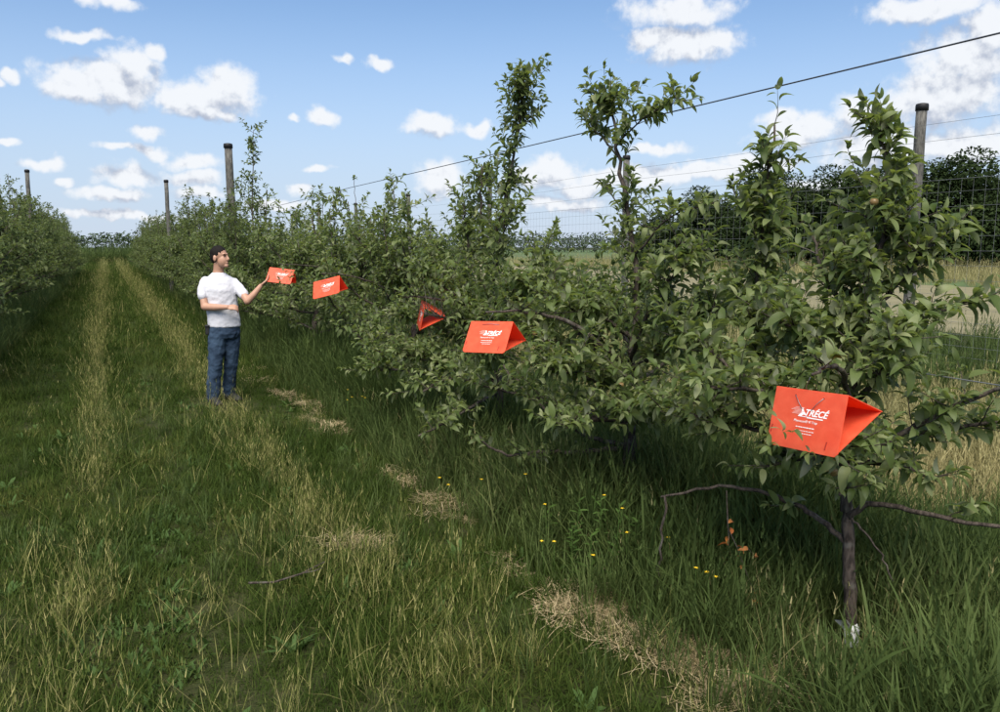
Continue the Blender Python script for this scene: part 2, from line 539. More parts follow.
class Plant:
    """branches and leaves of one tree in coordinates relative to its foot"""
    def __init__(self, seed, leaf_len=(.05, .085), spacing=.021):
        self.r = random.Random(seed)
        self.trunk = MB()
        self.limbs = MB()
        self.leaves = []
        self.kept = []
        self.zmax = 9.0
        self.leaf_len = leaf_len
        self.spacing = spacing

    def curve(self, pts, sub=4, jit=.0):
        """Catmull-Rom through the points"""
        P = [Vector(p) for p in pts]
        if len(P) == 2:
            return [P[0].lerp(P[1], i / sub) for i in range(sub + 1)]
        Q = [P[0] * 2 - P[1]] + P + [P[-1] * 2 - P[-2]]
        out = []
        for i in range(1, len(Q) - 2):
            for k in range(sub):
                t = k / sub
                a, b, c, d = Q[i - 1], Q[i], Q[i + 1], Q[i + 2]
                p = .5 * ((2 * b) + (c - a) * t + (2 * a - 5 * b + 4 * c - d) * t * t + (3 * b - a - 3 * c + d) * t ** 3)
                if jit:
                    p += Vector((self.r.gauss(0, jit), self.r.gauss(0, jit), self.r.gauss(0, jit * .6)))
                out.append(p)
        out.append(P[-1])
        return out

    def limb(self, pts, r0, r1, seg=7, sub=4, jit=.006, trunk=False):
        c = self.curve(pts, sub, jit)
        n = len(c)
        rad = [(r0 + (r1 - r0) * i / (n - 1)) * self.r.uniform(.93, 1.07) for i in range(n)]
        (self.trunk if trunk else self.limbs).tube(c, rad, seg)
        return c

    def leaf(self, p, d, size=None, up=None):
        r = self.r
        s = size or r.uniform(*self.leaf_len)
        u = up or Vector((r.gauss(0, .45), r.gauss(0, .45), 1))
        self.leaves.append(leaf_matrix(p, d, u, s))

    def rosette(self, p, axis, n=5, size=1.0):
        """a spur: leaves fanned round one point"""
        r = self.r
        axis = Vector(axis).normalized()
        side = axis.orthogonal().normalized()
        a0 = r.uniform(0, 6.28)
        for i in range(n):
            a = a0 + i * 2.4
            d = Matrix.Rotation(a, 3, axis) @ side
            d = d * r.uniform(.6, 1) + axis * r.uniform(.1, .8) + Vector((0, 0, r.uniform(-.35, .15)))
            self.leaf(p + axis * r.uniform(0, .02), d, r.uniform(*self.leaf_len) * size)

    def shoot(self, p, d, length, r0=.0035, up=.5, leafstart=.12, dens=1.0):
        """young leafy shoot that bends upwards"""
        r = self.r
        d = Vector(d).normalized()
        n = max(3, int(length / .06))
        pts = [Vector(p)]
        for i in range(n):
            d = (d + Vector((r.gauss(0, .13), r.gauss(0, .13), r.gauss(0, .1) + up * .16))).normalized()
            if pts[-1].z + d.z * (length / n) > self.zmax:
                d.z = -abs(d.z) * .3
            pts.append(pts[-1] + d * (length / n))
        self.limbs.tube(pts, [r0 * (1 - .65 * i / n) for i in range(n + 1)], 4, caps=False)
        m = int(length * (1 - leafstart) / self.spacing * dens)
        a = r.uniform(0, 6.28)
        for i in range(m):
            t = leafstart + (1 - leafstart) * (i + r.random() * .6) / m
            f = t * n
            k = min(int(f), n - 1)
            q = pts[k].lerp(pts[k + 1], f - k)
            ax = (pts[k + 1] - pts[k]).normalized()
            a += 2.4 + r.gauss(0, .35)
            side = Matrix.Rotation(a, 3, ax) @ ax.orthogonal().normalized()
            droop = r.uniform(-.25, .5)
            ld = side * r.uniform(.7, 1.1) + ax * r.uniform(.15, .75) + Vector((0, 0, droop))
            grow = .75 + .5 * math.sin(math.pi * min(1, .15 + t * .9))
            self.leaf(q + side * .006, ld, (self.leaf_len[0] + (self.leaf_len[1] - self.leaf_len[0]) * r.random() ** 1.35) * grow)
        for i in range(4):
            self.leaf(pts[-1], d + Vector((r.gauss(0, .4), r.gauss(0, .4), r.gauss(0, .3))), r.uniform(*self.leaf_len) * .75)

    def dress(self, c, n, ln=(.15, .38), t0=.2, up=.6, spurs=0, out=1.0, r0=.0035, dens=1.0, t1=1.0):
        """shoots and spurs along a limb"""
        r = self.r
        for i in range(n + spurs):
            f = (t0 + (t1 - t0) * r.random()) * (len(c) - 1)
            k = min(int(f), len(c) - 2)
            q = c[k].lerp(c[k + 1], f - k)
            ax = (c[k + 1] - c[k]).normalized()
            a = r.uniform(0, 6.28)
            side = Vector((math.cos(a), math.sin(a), r.uniform(-.25, .8)))
            d = side * out + ax * r.uniform(.2, .8)
            if i < n:
                self.shoot(q, d, r.uniform(*ln), r0, up, dens=dens)
            else:
                self.rosette(q + side * .015, d, r.randint(4, 7))


def project(P):
    """picture position (unit focal length) and distance, used only to pick which leaves show largest"""
    s, c = math.sin(CAM_HEADING), math.cos(CAM_HEADING)
    sp, cp = math.sin(CAM_PITCH), math.cos(CAM_PITCH)
    Q = P - np.array([0, 0, CAM_HEIGHT])
    f = Q @ np.array([s * cp, c * cp, -sp])
    return Q @ np.array([c, -s, 0]) / f, Q @ np.array([s * sp, c * sp, cp]) / f, f


# delta traps: place, tilt (degrees), apex angle
TRAPS = [((2.067, 1.886, 1.280), (27.2, -2.5, -85.8), 82, .20), ((1.968, 4.126, 1.326), (8.6, -2.0, -56.3), 84, .21), ((2.322, 6.181, 1.287), (24.9, 9.1, -105.6), 73, .20),
         ((1.920, 7.768, 1.441), (4.9, -13.8, -36.5), 80, .20), ((1.771, 9.178, 1.508), (0.0, 6.7, -26.4), 80, .18)]


def clear_traps(L, base):
    """the twigs round each trap have been trimmed on the side of the lane where people walk"""
    P = L[:, :, 3] + np.array(base) + L[:, :, 1] * .5
    keep = np.ones(len(L), bool)
    for pos, eul, apx, rad in TRAPS:
        c = np.array(pos) - np.array([0, 0, .075])
        d = np.array([0, 0, CAM_HEIGHT]) - c
        d /= np.linalg.norm(d)
        q = P - c
        t = np.clip(q @ d, 0, 1.1)
        keep &= np.linalg.norm(q - t[:, None] * d, axis=1) > rad
    return L[keep]


def plant_tree(name, plant, base, label, group, near=True, n_leaf_objects=0, leaf_mat=None, cat='apple tree'):
    root = empty(name, base)
    tag(root, label, cat, group)
    plant.trunk.build('trunk', M_BARK, root)
    if plant.limbs.v:
        plant.limbs.build('branches', M_BARK, root)
    L = clear_traps(np.array(plant.leaves), base)
    if plant.kept:
        L = np.concatenate([L, np.array(plant.kept)])
    if n_leaf_objects and len(L) > n_leaf_objects:
        P = L[:, :, 3] + np.array(base) + L[:, :, 1] * .5
        u, v, f = project(P)
        front = {}
        for i in np.argsort(f):
            if abs(u[i]) > .64 or abs(v[i]) > .46:
                continue
            key = (int(u[i] * 90), int(v[i] * 90))
            front.setdefault(key, i)
        ln = np.linalg.norm(L[:, :, 1], axis=1) / f
        cand = sorted(front.values(), key=lambda i: -ln[i])[:n_leaf_objects]
        for j, i in enumerate(cand):
            o = bpy.data.objects.new('leaf', LEAF_MESHES[j % 3])
            m = np.eye(4)
            m[:3] = L[i]
            link(o, root)
            o.matrix_local = Matrix(m.tolist())
        keep = np.ones(len(L), bool)
        keep[cand] = False
        L = L[keep]
    me = leaves_mesh('foliage', L, LEAF_NEAR if near else LEAF_MID, leaf_mat or (M_LEAF if near else M_LEAF_FAR))
    fo = link(bpy.data.objects.new('foliage', me), root)
    fo['kind'] = 'stuff'
    return root


def apple(parent, p, size=.02):
    me = bpy.data.meshes.new('apple')
    bm = bmesh.new()
    bmesh.ops.create_uvsphere(bm, u_segments=12, v_segments=8, radius=size)
    for v in bm.verts:
        v.co.z *= .92
        if v.co.z > size * .6:
            v.co.z -= size * .25 * (1 - math.hypot(v.co.x, v.co.y) / size)
    bm.to_mesh(me)
    bm.free()
    me.materials.append(M_APPLE)
    me.polygons.foreach_set('use_smooth', [True] * len(me.polygons))
    o = link(bpy.data.objects.new('apple', me), parent)
    o.location = p


# ------------------------------------------------------------------ the three nearest apple trees
# every point below is (towards the far field, along the row, height) from the foot of the tree
def R(base, pts):
    return [(x - base[0], y - base[1], z) for x, y, z in pts]


# tree 1: leaning double trunk, long low limbs, the big trap hangs on its lane side
B1 = (2.88, 2.33, 0)
t1 = Plant(21, (.036, .090), .0155)
t1.zmax = 2.42
c = t1.limb(R(B1, [(2.88, 2.33, -.05), (2.885, 2.35, .18), (2.89, 2.38, .42), (2.885, 2.40, .62)]), .030, .025, 10, 5, .003, True)
lead = t1.limb(R(B1, [(2.885, 2.40, .60), (2.87, 2.38, .9), (2.87, 2.36, 1.22), (2.88, 2.35, 1.55), (2.90, 2.31, 1.95), (2.92, 2.36, 2.24)]), .024, .005, 8, 5, .005, True)
t1.dress(lead, 22, (.07, .17), .72, .6, 14)
t1.dress(lead, 30, (.16, .30), .38, .6, 16, t1=.78)
t1.dress(lead, 20, (.24, .40), .28, .6, 8, t1=.62)
t1.shoot(lead[-1], (0, .1, 1), .12, .003, .6)
for pts, n, ln in [
    (R(B1, [(2.88, 2.38, .56), (2.90, 2.27, .66), (2.96, 2.01, .67), (3.05, 1.80, .68), (3.15, 1.50, .72)]), 1, (.1, .2)),
    (R(B1, [(2.89, 2.40, .45), (2.82, 2.52, .54), (2.71, 2.64, .61), (2.48, 2.76, .655), (2.25, 2.90, .60)]), 1, (.1, .2)),
    (R(B1, [(2.87, 2.36, .84), (2.92, 2.18, .98), (3.00, 2.02, 1.12), (3.10, 1.80, 1.26), (3.18, 1.6, 1.4)]), 7, (.15, .32)),
    (R(B1, [(2.87, 2.36, .88), (3.1, 2.3, .92), (3.3, 2.16, .98), (3.5, 2.0, 1.02)]), 9, (.12, .26)),
    (R(B1, [(2.88, 2.40, .72), (2.80, 2.62, .90), (2.82, 2.82, 1.15), (2.86, 2.98, 1.5), (2.88, 2.97, 1.9), (2.87, 2.92, 2.32)]), 0, (.2, .3)),
    (R(B1, [(2.87, 2.38, 1.0), (2.66, 2.40, 1.10), (2.42, 2.46, 1.16), (2.22, 2.55, 1.17)]), 14, (.14, .30)),
    (R(B1, [(2.87, 2.38, .90), (2.70, 2.25, .96), (2.48, 2.12, .99), (2.28, 2.02, 1.0)]), 16, (.12, .26)),
    (R(B1, [(2.87, 2.38, .82), (2.65, 2.55, .92), (2.40, 2.75, .98), (2.25, 2.95, 1.0)]), 18, (.14, .32)),
    (R(B1, [(2.87, 2.36, 1.25), (2.72, 2.46, 1.36), (2.56, 2.58, 1.44)]), 10, (.12, .28)),
    (R(B1, [(2.87, 2.36, 1.2), (2.85, 2.56, 1.36), (2.80, 2.78, 1.46)]), 10, (.14, .28)),
    (R(B1, [(2.87, 2.36, 1.1), (2.78, 2.20, 1.25), (2.72, 2.08, 1.40)]), 9, (.12, .26)),
    (R(B1, [(2.87, 2.38, .95), (2.62, 2.22, 1.22), (2.35, 2.05, 1.325), (2.05, 1.87, 1.338)]), 3, (.10, .18)),
    (R(B1, [(2.87, 2.36, 1.0), (2.62, 2.62, 1.12), (2.45, 2.85, 1.28), (2.4, 3.0, 1.38)]), 14, (.12, .28)),
    (R(B1, [(2.87, 2.38, .80), (2.75, 2.50, .82), (2.60, 2.60, .78)]), 6, (.10, .22)),
    (R(B1, [(2.87, 2.38, .82), (2.95, 2.20, .84), (3.00, 2.05, .80)]), 5, (.10, .2)),
    (R(B1, [(2.88, 2.38, .78), (2.75, 2.28, .79), (2.60, 2.20, .76)]), 5, (.08, .18)),
    (R(B1, [(2.87, 2.36, 1.45), (2.95, 2.25, 1.62), (3.0, 2.16, 1.78)]), 8, (.10, .22)),
    (R(B1, [(2.87, 2.36, 1.4), (2.8, 2.5, 1.6), (2.78, 2.58, 1.8)]), 8, (.10, .24)),
    (R(B1, [(2.87, 2.36, 1.3), (2.98, 2.18, 1.45), (3.08, 2.03, 1.55)]), 8, (.12, .26)),
]:
    cc = t1.limb(pts, .015, .005, 7, 5, .006)
    t1.dress(cc, int(n * 1.75), ln, .22, .5, max(1, n // 2))
up1 = t1.curve(R(B1, [(2.82, 2.82, 1.15), (2.86, 2.98, 1.5), (2.88, 2.97, 1.9), (2.87, 2.92, 2.32)]), 5)
t1.dress(up1, 50, (.14, .34), 0, .6, 24, t1=.66)
t1.dress(up1, 16, (.08, .18), .55, .6, 10, t1=.86)
t1.zmax = 2.6
t1.dress(up1, 4, (.06, .12), .72, .6, 4)
t1.shoot(up1[-1], (0, -.1, 1), .16, .003, .5, dens=.55)
# dry hanging branch with dead orange leaves, and the thin stem under the left limb
t1.limb(R(B1, [(2.88, 2.38, .57), (2.90, 2.30, .52), (2.92, 2.22, .42), (2.93, 2.18, .34)]), .006, .003, 5, 4, .008)
t1.limb(R(B1, [(2.27, 2.88, .605), (2.25, 2.88, .4), (2.26, 2.92, .2), (2.28, 2.98, -.02)]), .006, .005, 5, 4, .006)
for q, n in [((1.974, 1.98, 1.199), 3), ((1.95, 1.961, 1.15), 4), ((1.95, 1.891, 1.152), 3), ((1.957, 1.854, 1.150), 3), ((1.931, 1.921, 1.09), 7), ((1.98, 1.80, 1.10), 4)]:
    t1.leaves, keepl = [], t1.leaves
    t1.rosette(Vector(R(B1, [q])[0]), (-.5, -.4, .5), n, .62)
    t1.kept += t1.leaves
    t1.leaves = keepl
tree1 = plant_tree('apple_tree', t1, B1, 'nearest apple tree, on the right, with dark trunk and the largest orange trap', 'apple trees of the right row', True, 300)
gm = MB()
gm.tube([(0.006, -.01, -.02), (.0, .0, .05), (.004, .004, .09), (.0, .012, .12)], [.048, .041, .046, .036], 9)
gm.add([(-.035, -.04, .10), (-.075, -.055, .165), (-.055, -.005, .175), (-.03, .0, .12), (-.032, -.02, .09)], [(0, 1, 2, 3, 4), (4, 3, 2, 1, 0)])
gm.add([(-.03, .03, .09), (-.06, .075, .135), (-.05, .03, .15), (-.03, .01, .12)], [(0, 1, 2, 3), (3, 2, 1, 0)])
gm.v = [(x * .8, y * .75, z * .72) for x, y, z in gm.v]
gd = gm.build('trunk_guard', M_GUARD, tree1)
gd['label'] = 'torn white plastic guard at the foot of the trunk'
for p in [(2.78, 2.27, 1.93), (2.56, 2.46, 1.22), (2.50, 2.15, .88), (2.46, 2.12, .90)]:
    apple(tree1, R(B1, [p])[0], .018)
rr = random.Random(5)
twig = MB()
TW = [(2.5, 2.74, .64), (2.48, 2.70, .48), (2.50, 2.66, .40), (2.52, 2.62, .30), (2.55, 2.56, .16)]
twig.tube(R(B1, TW), [.003, .003, .002, .0018, .0012], 5)
twig.tube(R(B1, [(2.48, 2.70, .48), (2.46, 2.67, .45), (2.45, 2.66, .41)]), [.002, .0015, .001], 4)
twig.tube(R(B1, [(2.50, 2.66, .40), (2.53, 2.62, .40), (2.55, 2.60, .37)]), [.002, .0015, .001], 4)
twig.build('dry_twig', M_BARK, tree1)
for (x, y, z) in [(2.48, 2.70, .50), (2.485, 2.69, .45), (2.46, 2.67, .45), (2.45, 2.66, .41), (2.50, 2.66, .40), (2.53, 2.62, .40), (2.55, 2.60, .37), (2.51, 2.64, .36), (2.52, 2.62, .30), (2.55, 2.56, .16), (2.545, 2.57, .19)]:
    me = mesh_np('dead_leaf', LEAF_NEAR[1][0] * .045, LEAF_NEAR[1][1], [M_DEADLEAF])
    o = link(bpy.data.objects.new('dead_leaf', me), tree1)
    o.location = R(B1, [(x, y, z)])[0]
    o.rotation_euler = (rr.uniform(-1, 1), rr.uniform(-1, 1), rr.uniform(0, 6.28))

# tree 2: thick trunk, bare leader with a tuft on top
B2 = (2.88, 4.0, 0)
t2 = Plant(34, (.036, .086), .0165)
t2.limb(R(B2, [(2.88, 4.0, -.05), (2.88, 4.02, .3), (2.88, 4.04, .58)]), .046, .04, 10, 5, .004, True)
lead = t2.limb(R(B2, [(2.88, 4.04, .56), (2.89, 4.05, 1.1), (2.88, 4.01, 1.55), (2.89, 4.14, 2.02), (2.9, 4.28, 2.42), (2.9, 4.36, 2.66)]), .026, .006, 8, 5, .006, True)
t2.dress(lead, 26, (.15, .34), .30, .5, 14, t1=.60)
t2.dress(lead, 3, (.12, .2), .62, .6, 3, t1=.85)
t2.dress(lead, 14, (.12, .26), .90, .4, 9)
tr = t2.limb(R(B2, [(2.9, 4.27, 2.38), (2.9, 4.0, 2.50), (2.9, 3.66, 2.56)]), .006, .003, 5)
t2.dress(tr, 13, (.10, .22), .15, .5, 10)
tl = t2.limb(R(B2, [(2.9, 4.27, 2.32), (2.88, 4.48, 2.48), (2.88, 4.56, 2.6)]), .006, .003, 5)
t2.dress(tl, 8, (.10, .2), .3, .4, 8)
tb = t2.limb(R(B2, [(2.89, 4.12, 1.95), (2.88, 4.3, 2.08), (2.88, 4.38, 2.16)]), .005, .003, 5)
t2.dress(tb, 2, (.08, .14), .4, .5, 3)
tb = t2.limb(R(B2, [(2.88, 4.02, 1.70), (2.88, 3.7, 1.92), (2.9, 3.45, 1.97)]), .008, .003, 5)
t2.dress(tb, 9, (.1, .22), .3, .4, 6)
for pts, n, ln in [
    (R(B2, [(2.88, 4.03, .52), (2.77, 4.33, .52), (2.63, 4.47, .62), (2.49, 4.70, .78), (2.4, 4.85, .95)]), 3, (.12, .28)),
    (R(B2, [(2.86, 4.06, .50), (2.66, 4.24, .455), (2.40, 4.32, .46), (2.12, 4.32, .49), (2.0, 4.42, .60)]), 3, (.10, .22)),
    (R(B2, [(2.88, 4.04, .66), (2.60, 4.20, .72), (2.35, 4.40, .82), (2.1, 4.6, .86)]), 12, (.15, .36)),
    (R(B2, [(2.88, 4.04, .62), (2.75, 3.8, .74), (2.6, 3.55, .86), (2.5, 3.35, .95)]), 22, (.15, .36)),
    (R(B2, [(2.88, 4.04, .8), (2.66, 3.95, .92), (2.4, 3.85, 1.02), (2.2, 3.8, 1.08)]), 24, (.15, .36)),
    (R(B2, [(2.88, 4.04, .9), (2.75, 4.3, 1.05), (2.6, 4.6, 1.15), (2.5, 4.85, 1.2)]), 24, (.15, .38)),
    (R(B2, [(2.88, 4.04, 1.0), (2.9, 3.75, 1.15), (2.85, 3.5, 1.3), (2.85, 3.25, 1.45)]), 24, (.15, .36)),
    (R(B2, [(2.88, 4.04, 1.1), (2.95, 4.3, 1.25), (2.95, 4.6, 1.4), (2.9, 4.8, 1.5)]), 24, (.15, .36)),
    (R(B2, [(2.88, 4.04, 1.2), (2.7, 4.1, 1.32), (2.5, 4.2, 1.38)]), 16, (.15, .32)),
    (R(B2, [(2.88, 4.04, .9), (3.15, 4.0, 1.05), (3.4, 3.9, 1.25), (3.6, 3.8, 1.4)]), 16, (.15, .36)),
    (R(B2, [(2.88, 4.04, .75), (3.1, 4.25, .9), (3.3, 4.5, 1.1), (3.5, 4.6, 1.3)]), 16, (.15, .36)),
    (R(B2, [(2.88, 4.04, 1.0), (2.5, 4.06, 1.28), (2.2, 4.11, 1.372), (1.93, 4.13, 1.382)]), 3, (.10, .2)),
    (R(B2, [(2.88, 4.04, .95), (2.7, 4.35, 1.2), (2.62, 4.6, 1.5), (2.62, 4.75, 1.72)]), 18, (.12, .3)),
    (R(B2, [(2.88, 4.04, 1.05), (2.75, 3.75, 1.3), (2.72, 3.5, 1.55), (2.75, 3.35, 1.72)]), 18, (.12, .3)),
    (R(B2, [(2.88, 4.04, .7), (2.5, 3.9, .74), (2.25, 3.7, .8), (2.1, 3.5, .82)]), 9, (.12, .3)),
    (R(B2, [(2.88, 4.04, .7), (3.0, 3.7, .82), (3.05, 3.4, .95), (3.1, 3.1, 1.1)]), 16, (.15, .34)),
]:
    cc = t2.limb(pts, .017, .005, 7, 5, .007)
    t2.dress(cc, int(n * 1.75), ln, .22, .6, max(2, n // 2))
tree2 = plant_tree('apple_tree', t2, B2, 'apple tree with a bare leader ending in a leafy tuft, left of the nearest trap', 'apple trees of the right row', True, 300)
for p in [(2.3, 3.9, 1.05), (2.45, 4.5, 1.2), (2.5, 3.6, 1.0)]:
    apple(tree2, R(B2, [p])[0], .018)

# tree 3: tallest leader, a dense leafy column
B3 = (2.9, 5.9, 0)
t3 = Plant(55, (.036, .086), .0175)
t3.limb(R(B3, [(2.9, 5.9, -.05), (2.9, 5.92, .3), (2.9, 5.95, .6)]), .044, .036, 9, 5, .004, True)
lead = t3.limb(R(B3, [(2.9, 5.95, .58), (2.9, 6.02, 1.06), (2.9, 6.12, 1.47), (2.9, 6.05, 1.75), (2.9, 5.84, 2.12), (2.9, 5.6, 2.66), (2.9, 5.52, 2.98)]), .03, .005, 8, 5, .006, True)
t3.dress(lead, 26, (.16, .38), .25, .6, 8, t1=.62)
t3.dress(lead, 52, (.12, .28), .66, .45, 44, out=1.0)
t3.shoot(lead[-1], (0, -.05, 1), .14, .003, .5)
for pts, n, ln in [
    (R(B3, [(2.9, 5.95, .6), (2.6, 5.8, .68), (2.3, 5.6, .75), (2.0, 5.35, .72)]), 13, (.15, .36)),
    (R(B3, [(2.9, 5.95, .65), (2.55, 6.0, .75), (2.25, 6.1, .85), (1.95, 6.15, .88)]), 22, (.15, .36)),
    (R(B3, [(2.9, 5.95, .7), (2.7, 5.65, .85), (2.5, 5.35, .95), (2.4, 5.1, 1.0)]), 22, (.15, .36)),
    (R(B3, [(2.9, 5.95, .8), (2.7, 6.3, .95), (2.5, 6.6, 1.1), (2.3, 6.8, 1.15)]), 24, (.15, .36)),
    (R(B3, [(2.9, 6.0, .95), (2.65, 5.85, 1.1), (2.35, 5.75, 1.2), (2.15, 5.7, 1.25)]), 24, (.15, .36)),
    (R(B3, [(2.9, 6.0, 1.0), (2.8, 5.6, 1.2), (2.75, 5.3, 1.4), (2.7, 5.1, 1.5)]), 24, (.15, .36)),
    (R(B3, [(2.9, 6.0, 1.0), (2.8, 6.4, 1.25), (2.75, 6.7, 1.5), (2.75, 6.9, 1.75)]), 26, (.15, .36)),
    (R(B3, [(2.9, 6.0, 1.15), (2.6, 6.1, 1.35), (2.35, 6.2, 1.5)]), 20, (.15, .36)),
    (R(B3, [(2.9, 6.0, 1.1), (3.2, 6.0, 1.3), (3.4, 5.9, 1.5)]), 14, (.15, .36)),
    (R(B3, [(2.9, 6.1, 1.3), (2.85, 6.35, 1.6), (2.85, 6.5, 1.9), (2.85, 6.55, 2.15)]), 20, (.12, .3)),
    (R(B3, [(2.9, 6.0, 1.1), (2.6, 6.12, 1.28), (2.3, 6.18, 1.344), (2.15, 6.2, 1.35)]), 3, (.10, .2)),
    (R(B3, [(2.9, 6.1, 1.5), (2.88, 6.22, 1.85), (2.88, 6.24, 2.2), (2.88, 6.22, 2.42)]), 16, (.10, .22)),
    (R(B3, [(2.9, 6.0, 1.2), (2.75, 5.7, 1.5), (2.7, 5.5, 1.8), (2.7, 5.4, 2.0)]), 16, (.12, .3)),
    (R(B3, [(2.9, 6.0, .62), (2.5, 6.3, .66), (2.2, 6.5, .7), (1.95, 6.7, .7)]), 18, (.12, .3)),
    (R(B3, [(2.9, 5.95, .55), (2.55, 5.6, .55), (2.2, 5.3, .5), (1.85, 5.05, .47)]), 8, (.12, .26)),
    (R(B3, [(2.9, 6.0, .9), (3.1, 5.6, 1.1), (3.2, 5.3, 1.3)]), 14, (.15, .36)),
]:
    cc = t3.limb(pts, .016, .005, 7, 5, .007)
    t3.dress(cc, int(n * 1.75), ln, .22, .6, max(2, n // 2))
tree3 = plant_tree('apple_tree', t3, B3, 'apple tree with the tallest narrow leafy leader, behind the second largest trap', 'apple trees of the right row', True, 300)


# ------------------------------------------------------------------ the rest of both rows
def hedge_tree(seed, height, leaf=(.055, .09), spacing=.026, reach=1.0, n_up=5, fill=1.0):
    p = Plant(seed, leaf, spacing)
    r = p.r
    p.limb([(0, 0, -.05), (r.gauss(0, .02), r.gauss(0, .02), .35), (r.gauss(0, .03), r.gauss(0, .03), .7)], .045, .036, 8, 4, .005, True)
    lead = p.limb([(0, 0, .68), (r.gauss(0, .06), r.gauss(0, .06), 1.2), (r.gauss(0, .1), r.gauss(0, .12), height * .7), (r.gauss(0, .12), r.gauss(0, .16), height - .15)], .034, .006, 7, 4, .008, True)
    p.dress(lead, int(16 * fill), (.18, .4), .25, .6, 4)
    a0 = r.uniform(0, 6.28)
    n = 12
    for i in range(n):
        a = a0 + i * 2.4 + r.gauss(0, .2)
        z0 = .5 + .95 * i / n
        l = reach * (1.08 - .5 * i / n) * r.uniform(.85, 1.1)
        dx, dy = math.cos(a), math.sin(a)
        rise = r.uniform(.15, .55) + .3 * i / n
        pts = [(0, 0, z0), (dx * l * .35, dy * l * .35, z0 + rise * .25), (dx * l * .7, dy * l * .7, z0 + rise * .6), (dx * l, dy * l, z0 + rise)]
        cc = p.limb(pts, .016, .005, 5, 3, .01)
        p.dress(cc, int(15 * fill), (.15, .38), .2, .55, int(4 * fill))
    for i in range(n_up):
        a = r.uniform(0, 6.28)
        q = r.uniform(.15, .55)
        x, y = math.cos(a) * q, math.sin(a) * q
        h = height * r.uniform(.70, 1.10)
        cc = p.limb([(x * .6, y * .6, 1.15), (x, y, 1.5), (x * 1.1, y * 1.1, h)], .009, .003, 5, 3, .01)
        p.dress(cc, int(12 * fill), (.1, .24), .3, .7, int(5 * fill))
    return p


ROW_LABELS = [
    'bushy apple tree over a bare trunk, holding the small end-on orange trap',
    'apple tree beside the tilted orange trap right of the man',
    'apple tree whose leaves cover the orange trap touched by the man',
    'apple tree directly behind the man at his shoulder height',
]
for i, (y, h, s) in enumerate([(7.85, 2.3, 101), (9.7, 2.45, 102), (11.4, 2.3, 103), (13.1, 2.2, 104)]):
    p = hedge_tree(s, h, leaf=(.038, .088), spacing=.019, n_up=8, fill=1.45)
    if i == 0:
        p.limb([(0, 0, 1.2), (-.45, -.04, 1.40), (-.75, -.07, 1.48), (-.98, -.09, 1.495)], .010, .004, 6)
    if i == 1:
        p.limb([(0, 0, 1.25), (-.5, -.25, 1.48), (-.85, -.42, 1.545), (-1.12, -.54, 1.562)], .010, .004, 6)
    if i == 1:      # lone sprig above the crown
        q = p.limb([(0, .1, 2.0), (-.02, .18, 2.35), (-.02, .2, 2.58)], .005, .003, 5)
        p.rosette(q[-1], (0, 0, 1), 8)
    if i == 1:
        for q in [(1.703, 8.784, 1.527), (1.727, 8.757, 1.463), (1.76, 8.718, 1.41), (1.667, 8.786, 1.388), (1.804, 8.762, 1.483)]:
            p.leaves, keepl = [], p.leaves
            p.rosette(Vector((q[0] - 2.85, q[1] - y, q[2])), (-.2, -.6, .5), 4, .75)
            p.kept += p.leaves
            p.leaves = keepl
    plant_tree('apple_tree', p, (2.85 if i < 2 else 2.62, y, 0), ROW_LABELS[i], 'apple trees of the right row', True)

p = hedge_tree(131, 2.7, spacing=.022, n_up=7, fill=1.2)
q = p.limb([(0, 0, 1.6), (-.05, -.05, 2.4), (0, .05, 3.2), (.05, .1, 3.85)], .016, .004, 6)
p.dress(q, 26, (.14, .34), .3, .6, 12)
q = p.limb([(.1, -.25, 1.5), (.12, -.4, 2.2), (.14, -.5, 2.75)], .01, .004, 6)
p.dress(q, 14, (.14, .3), .3, .6, 4)
plant_tree('apple_tree', p, (2.5, 15.3, 0), 'apple tree with a shoot far above the row, beside the tall post behind the man', 'apple trees of the right row', False)


def copy_tree(src, loc, rz, sc, label, group):
    r = src.copy()
    link(r)
    r.location = loc
    r.rotation_euler = (0, 0, rz)
    r.scale = (sc, sc, sc)
    r['label'] = label
    r['group'] = group
    for ch in src.children:
        k = ch.copy()
        link(k, r)
        k.matrix_parent_inverse = ch.matrix_parent_inverse.copy()
    return r


rr = random.Random(77)
FAR_R = 'apple tree farther down the right row, merging into a green hedge behind the man'
FAR_L = 'apple tree of the left row receding along the grass lane'
variants = []
y = 17.3
for s in (141, 142, 143, 144):
    p = hedge_tree(s, rr.uniform(2.55, 2.85), spacing=.026, leaf=(.06, .1), n_up=9, fill=1.05)
    variants.append(plant_tree('apple_tree', p, (2.45, y, 0), FAR_R, 'apple trees of the right row', False))
    y += 1.7
k = 0
while y < 57:
    copy_tree(variants[k % 4], (2.4 + rr.uniform(-.12, .12), y, 0), rr.uniform(0, 6.28), rr.uniform(.97, 1.15), FAR_R, 'apple trees of the right row')
    y += 1.7 * rr.uniform(.92, 1.08)
    k += 1
y = 10.2
k = 1
while y < 57:
    lab = FAR_L if k > 1 else 'nearest apple tree of the left row, cut by the left edge of the photo'
    copy_tree(variants[k % 4], (-2.3 + rr.uniform(-.12, .12), y, 0), rr.uniform(0, 6.28), rr.uniform(1.06, 1.24), lab, 'apple trees of the left row')
    y += 1.7 * rr.uniform(.92, 1.08)
    k += 1

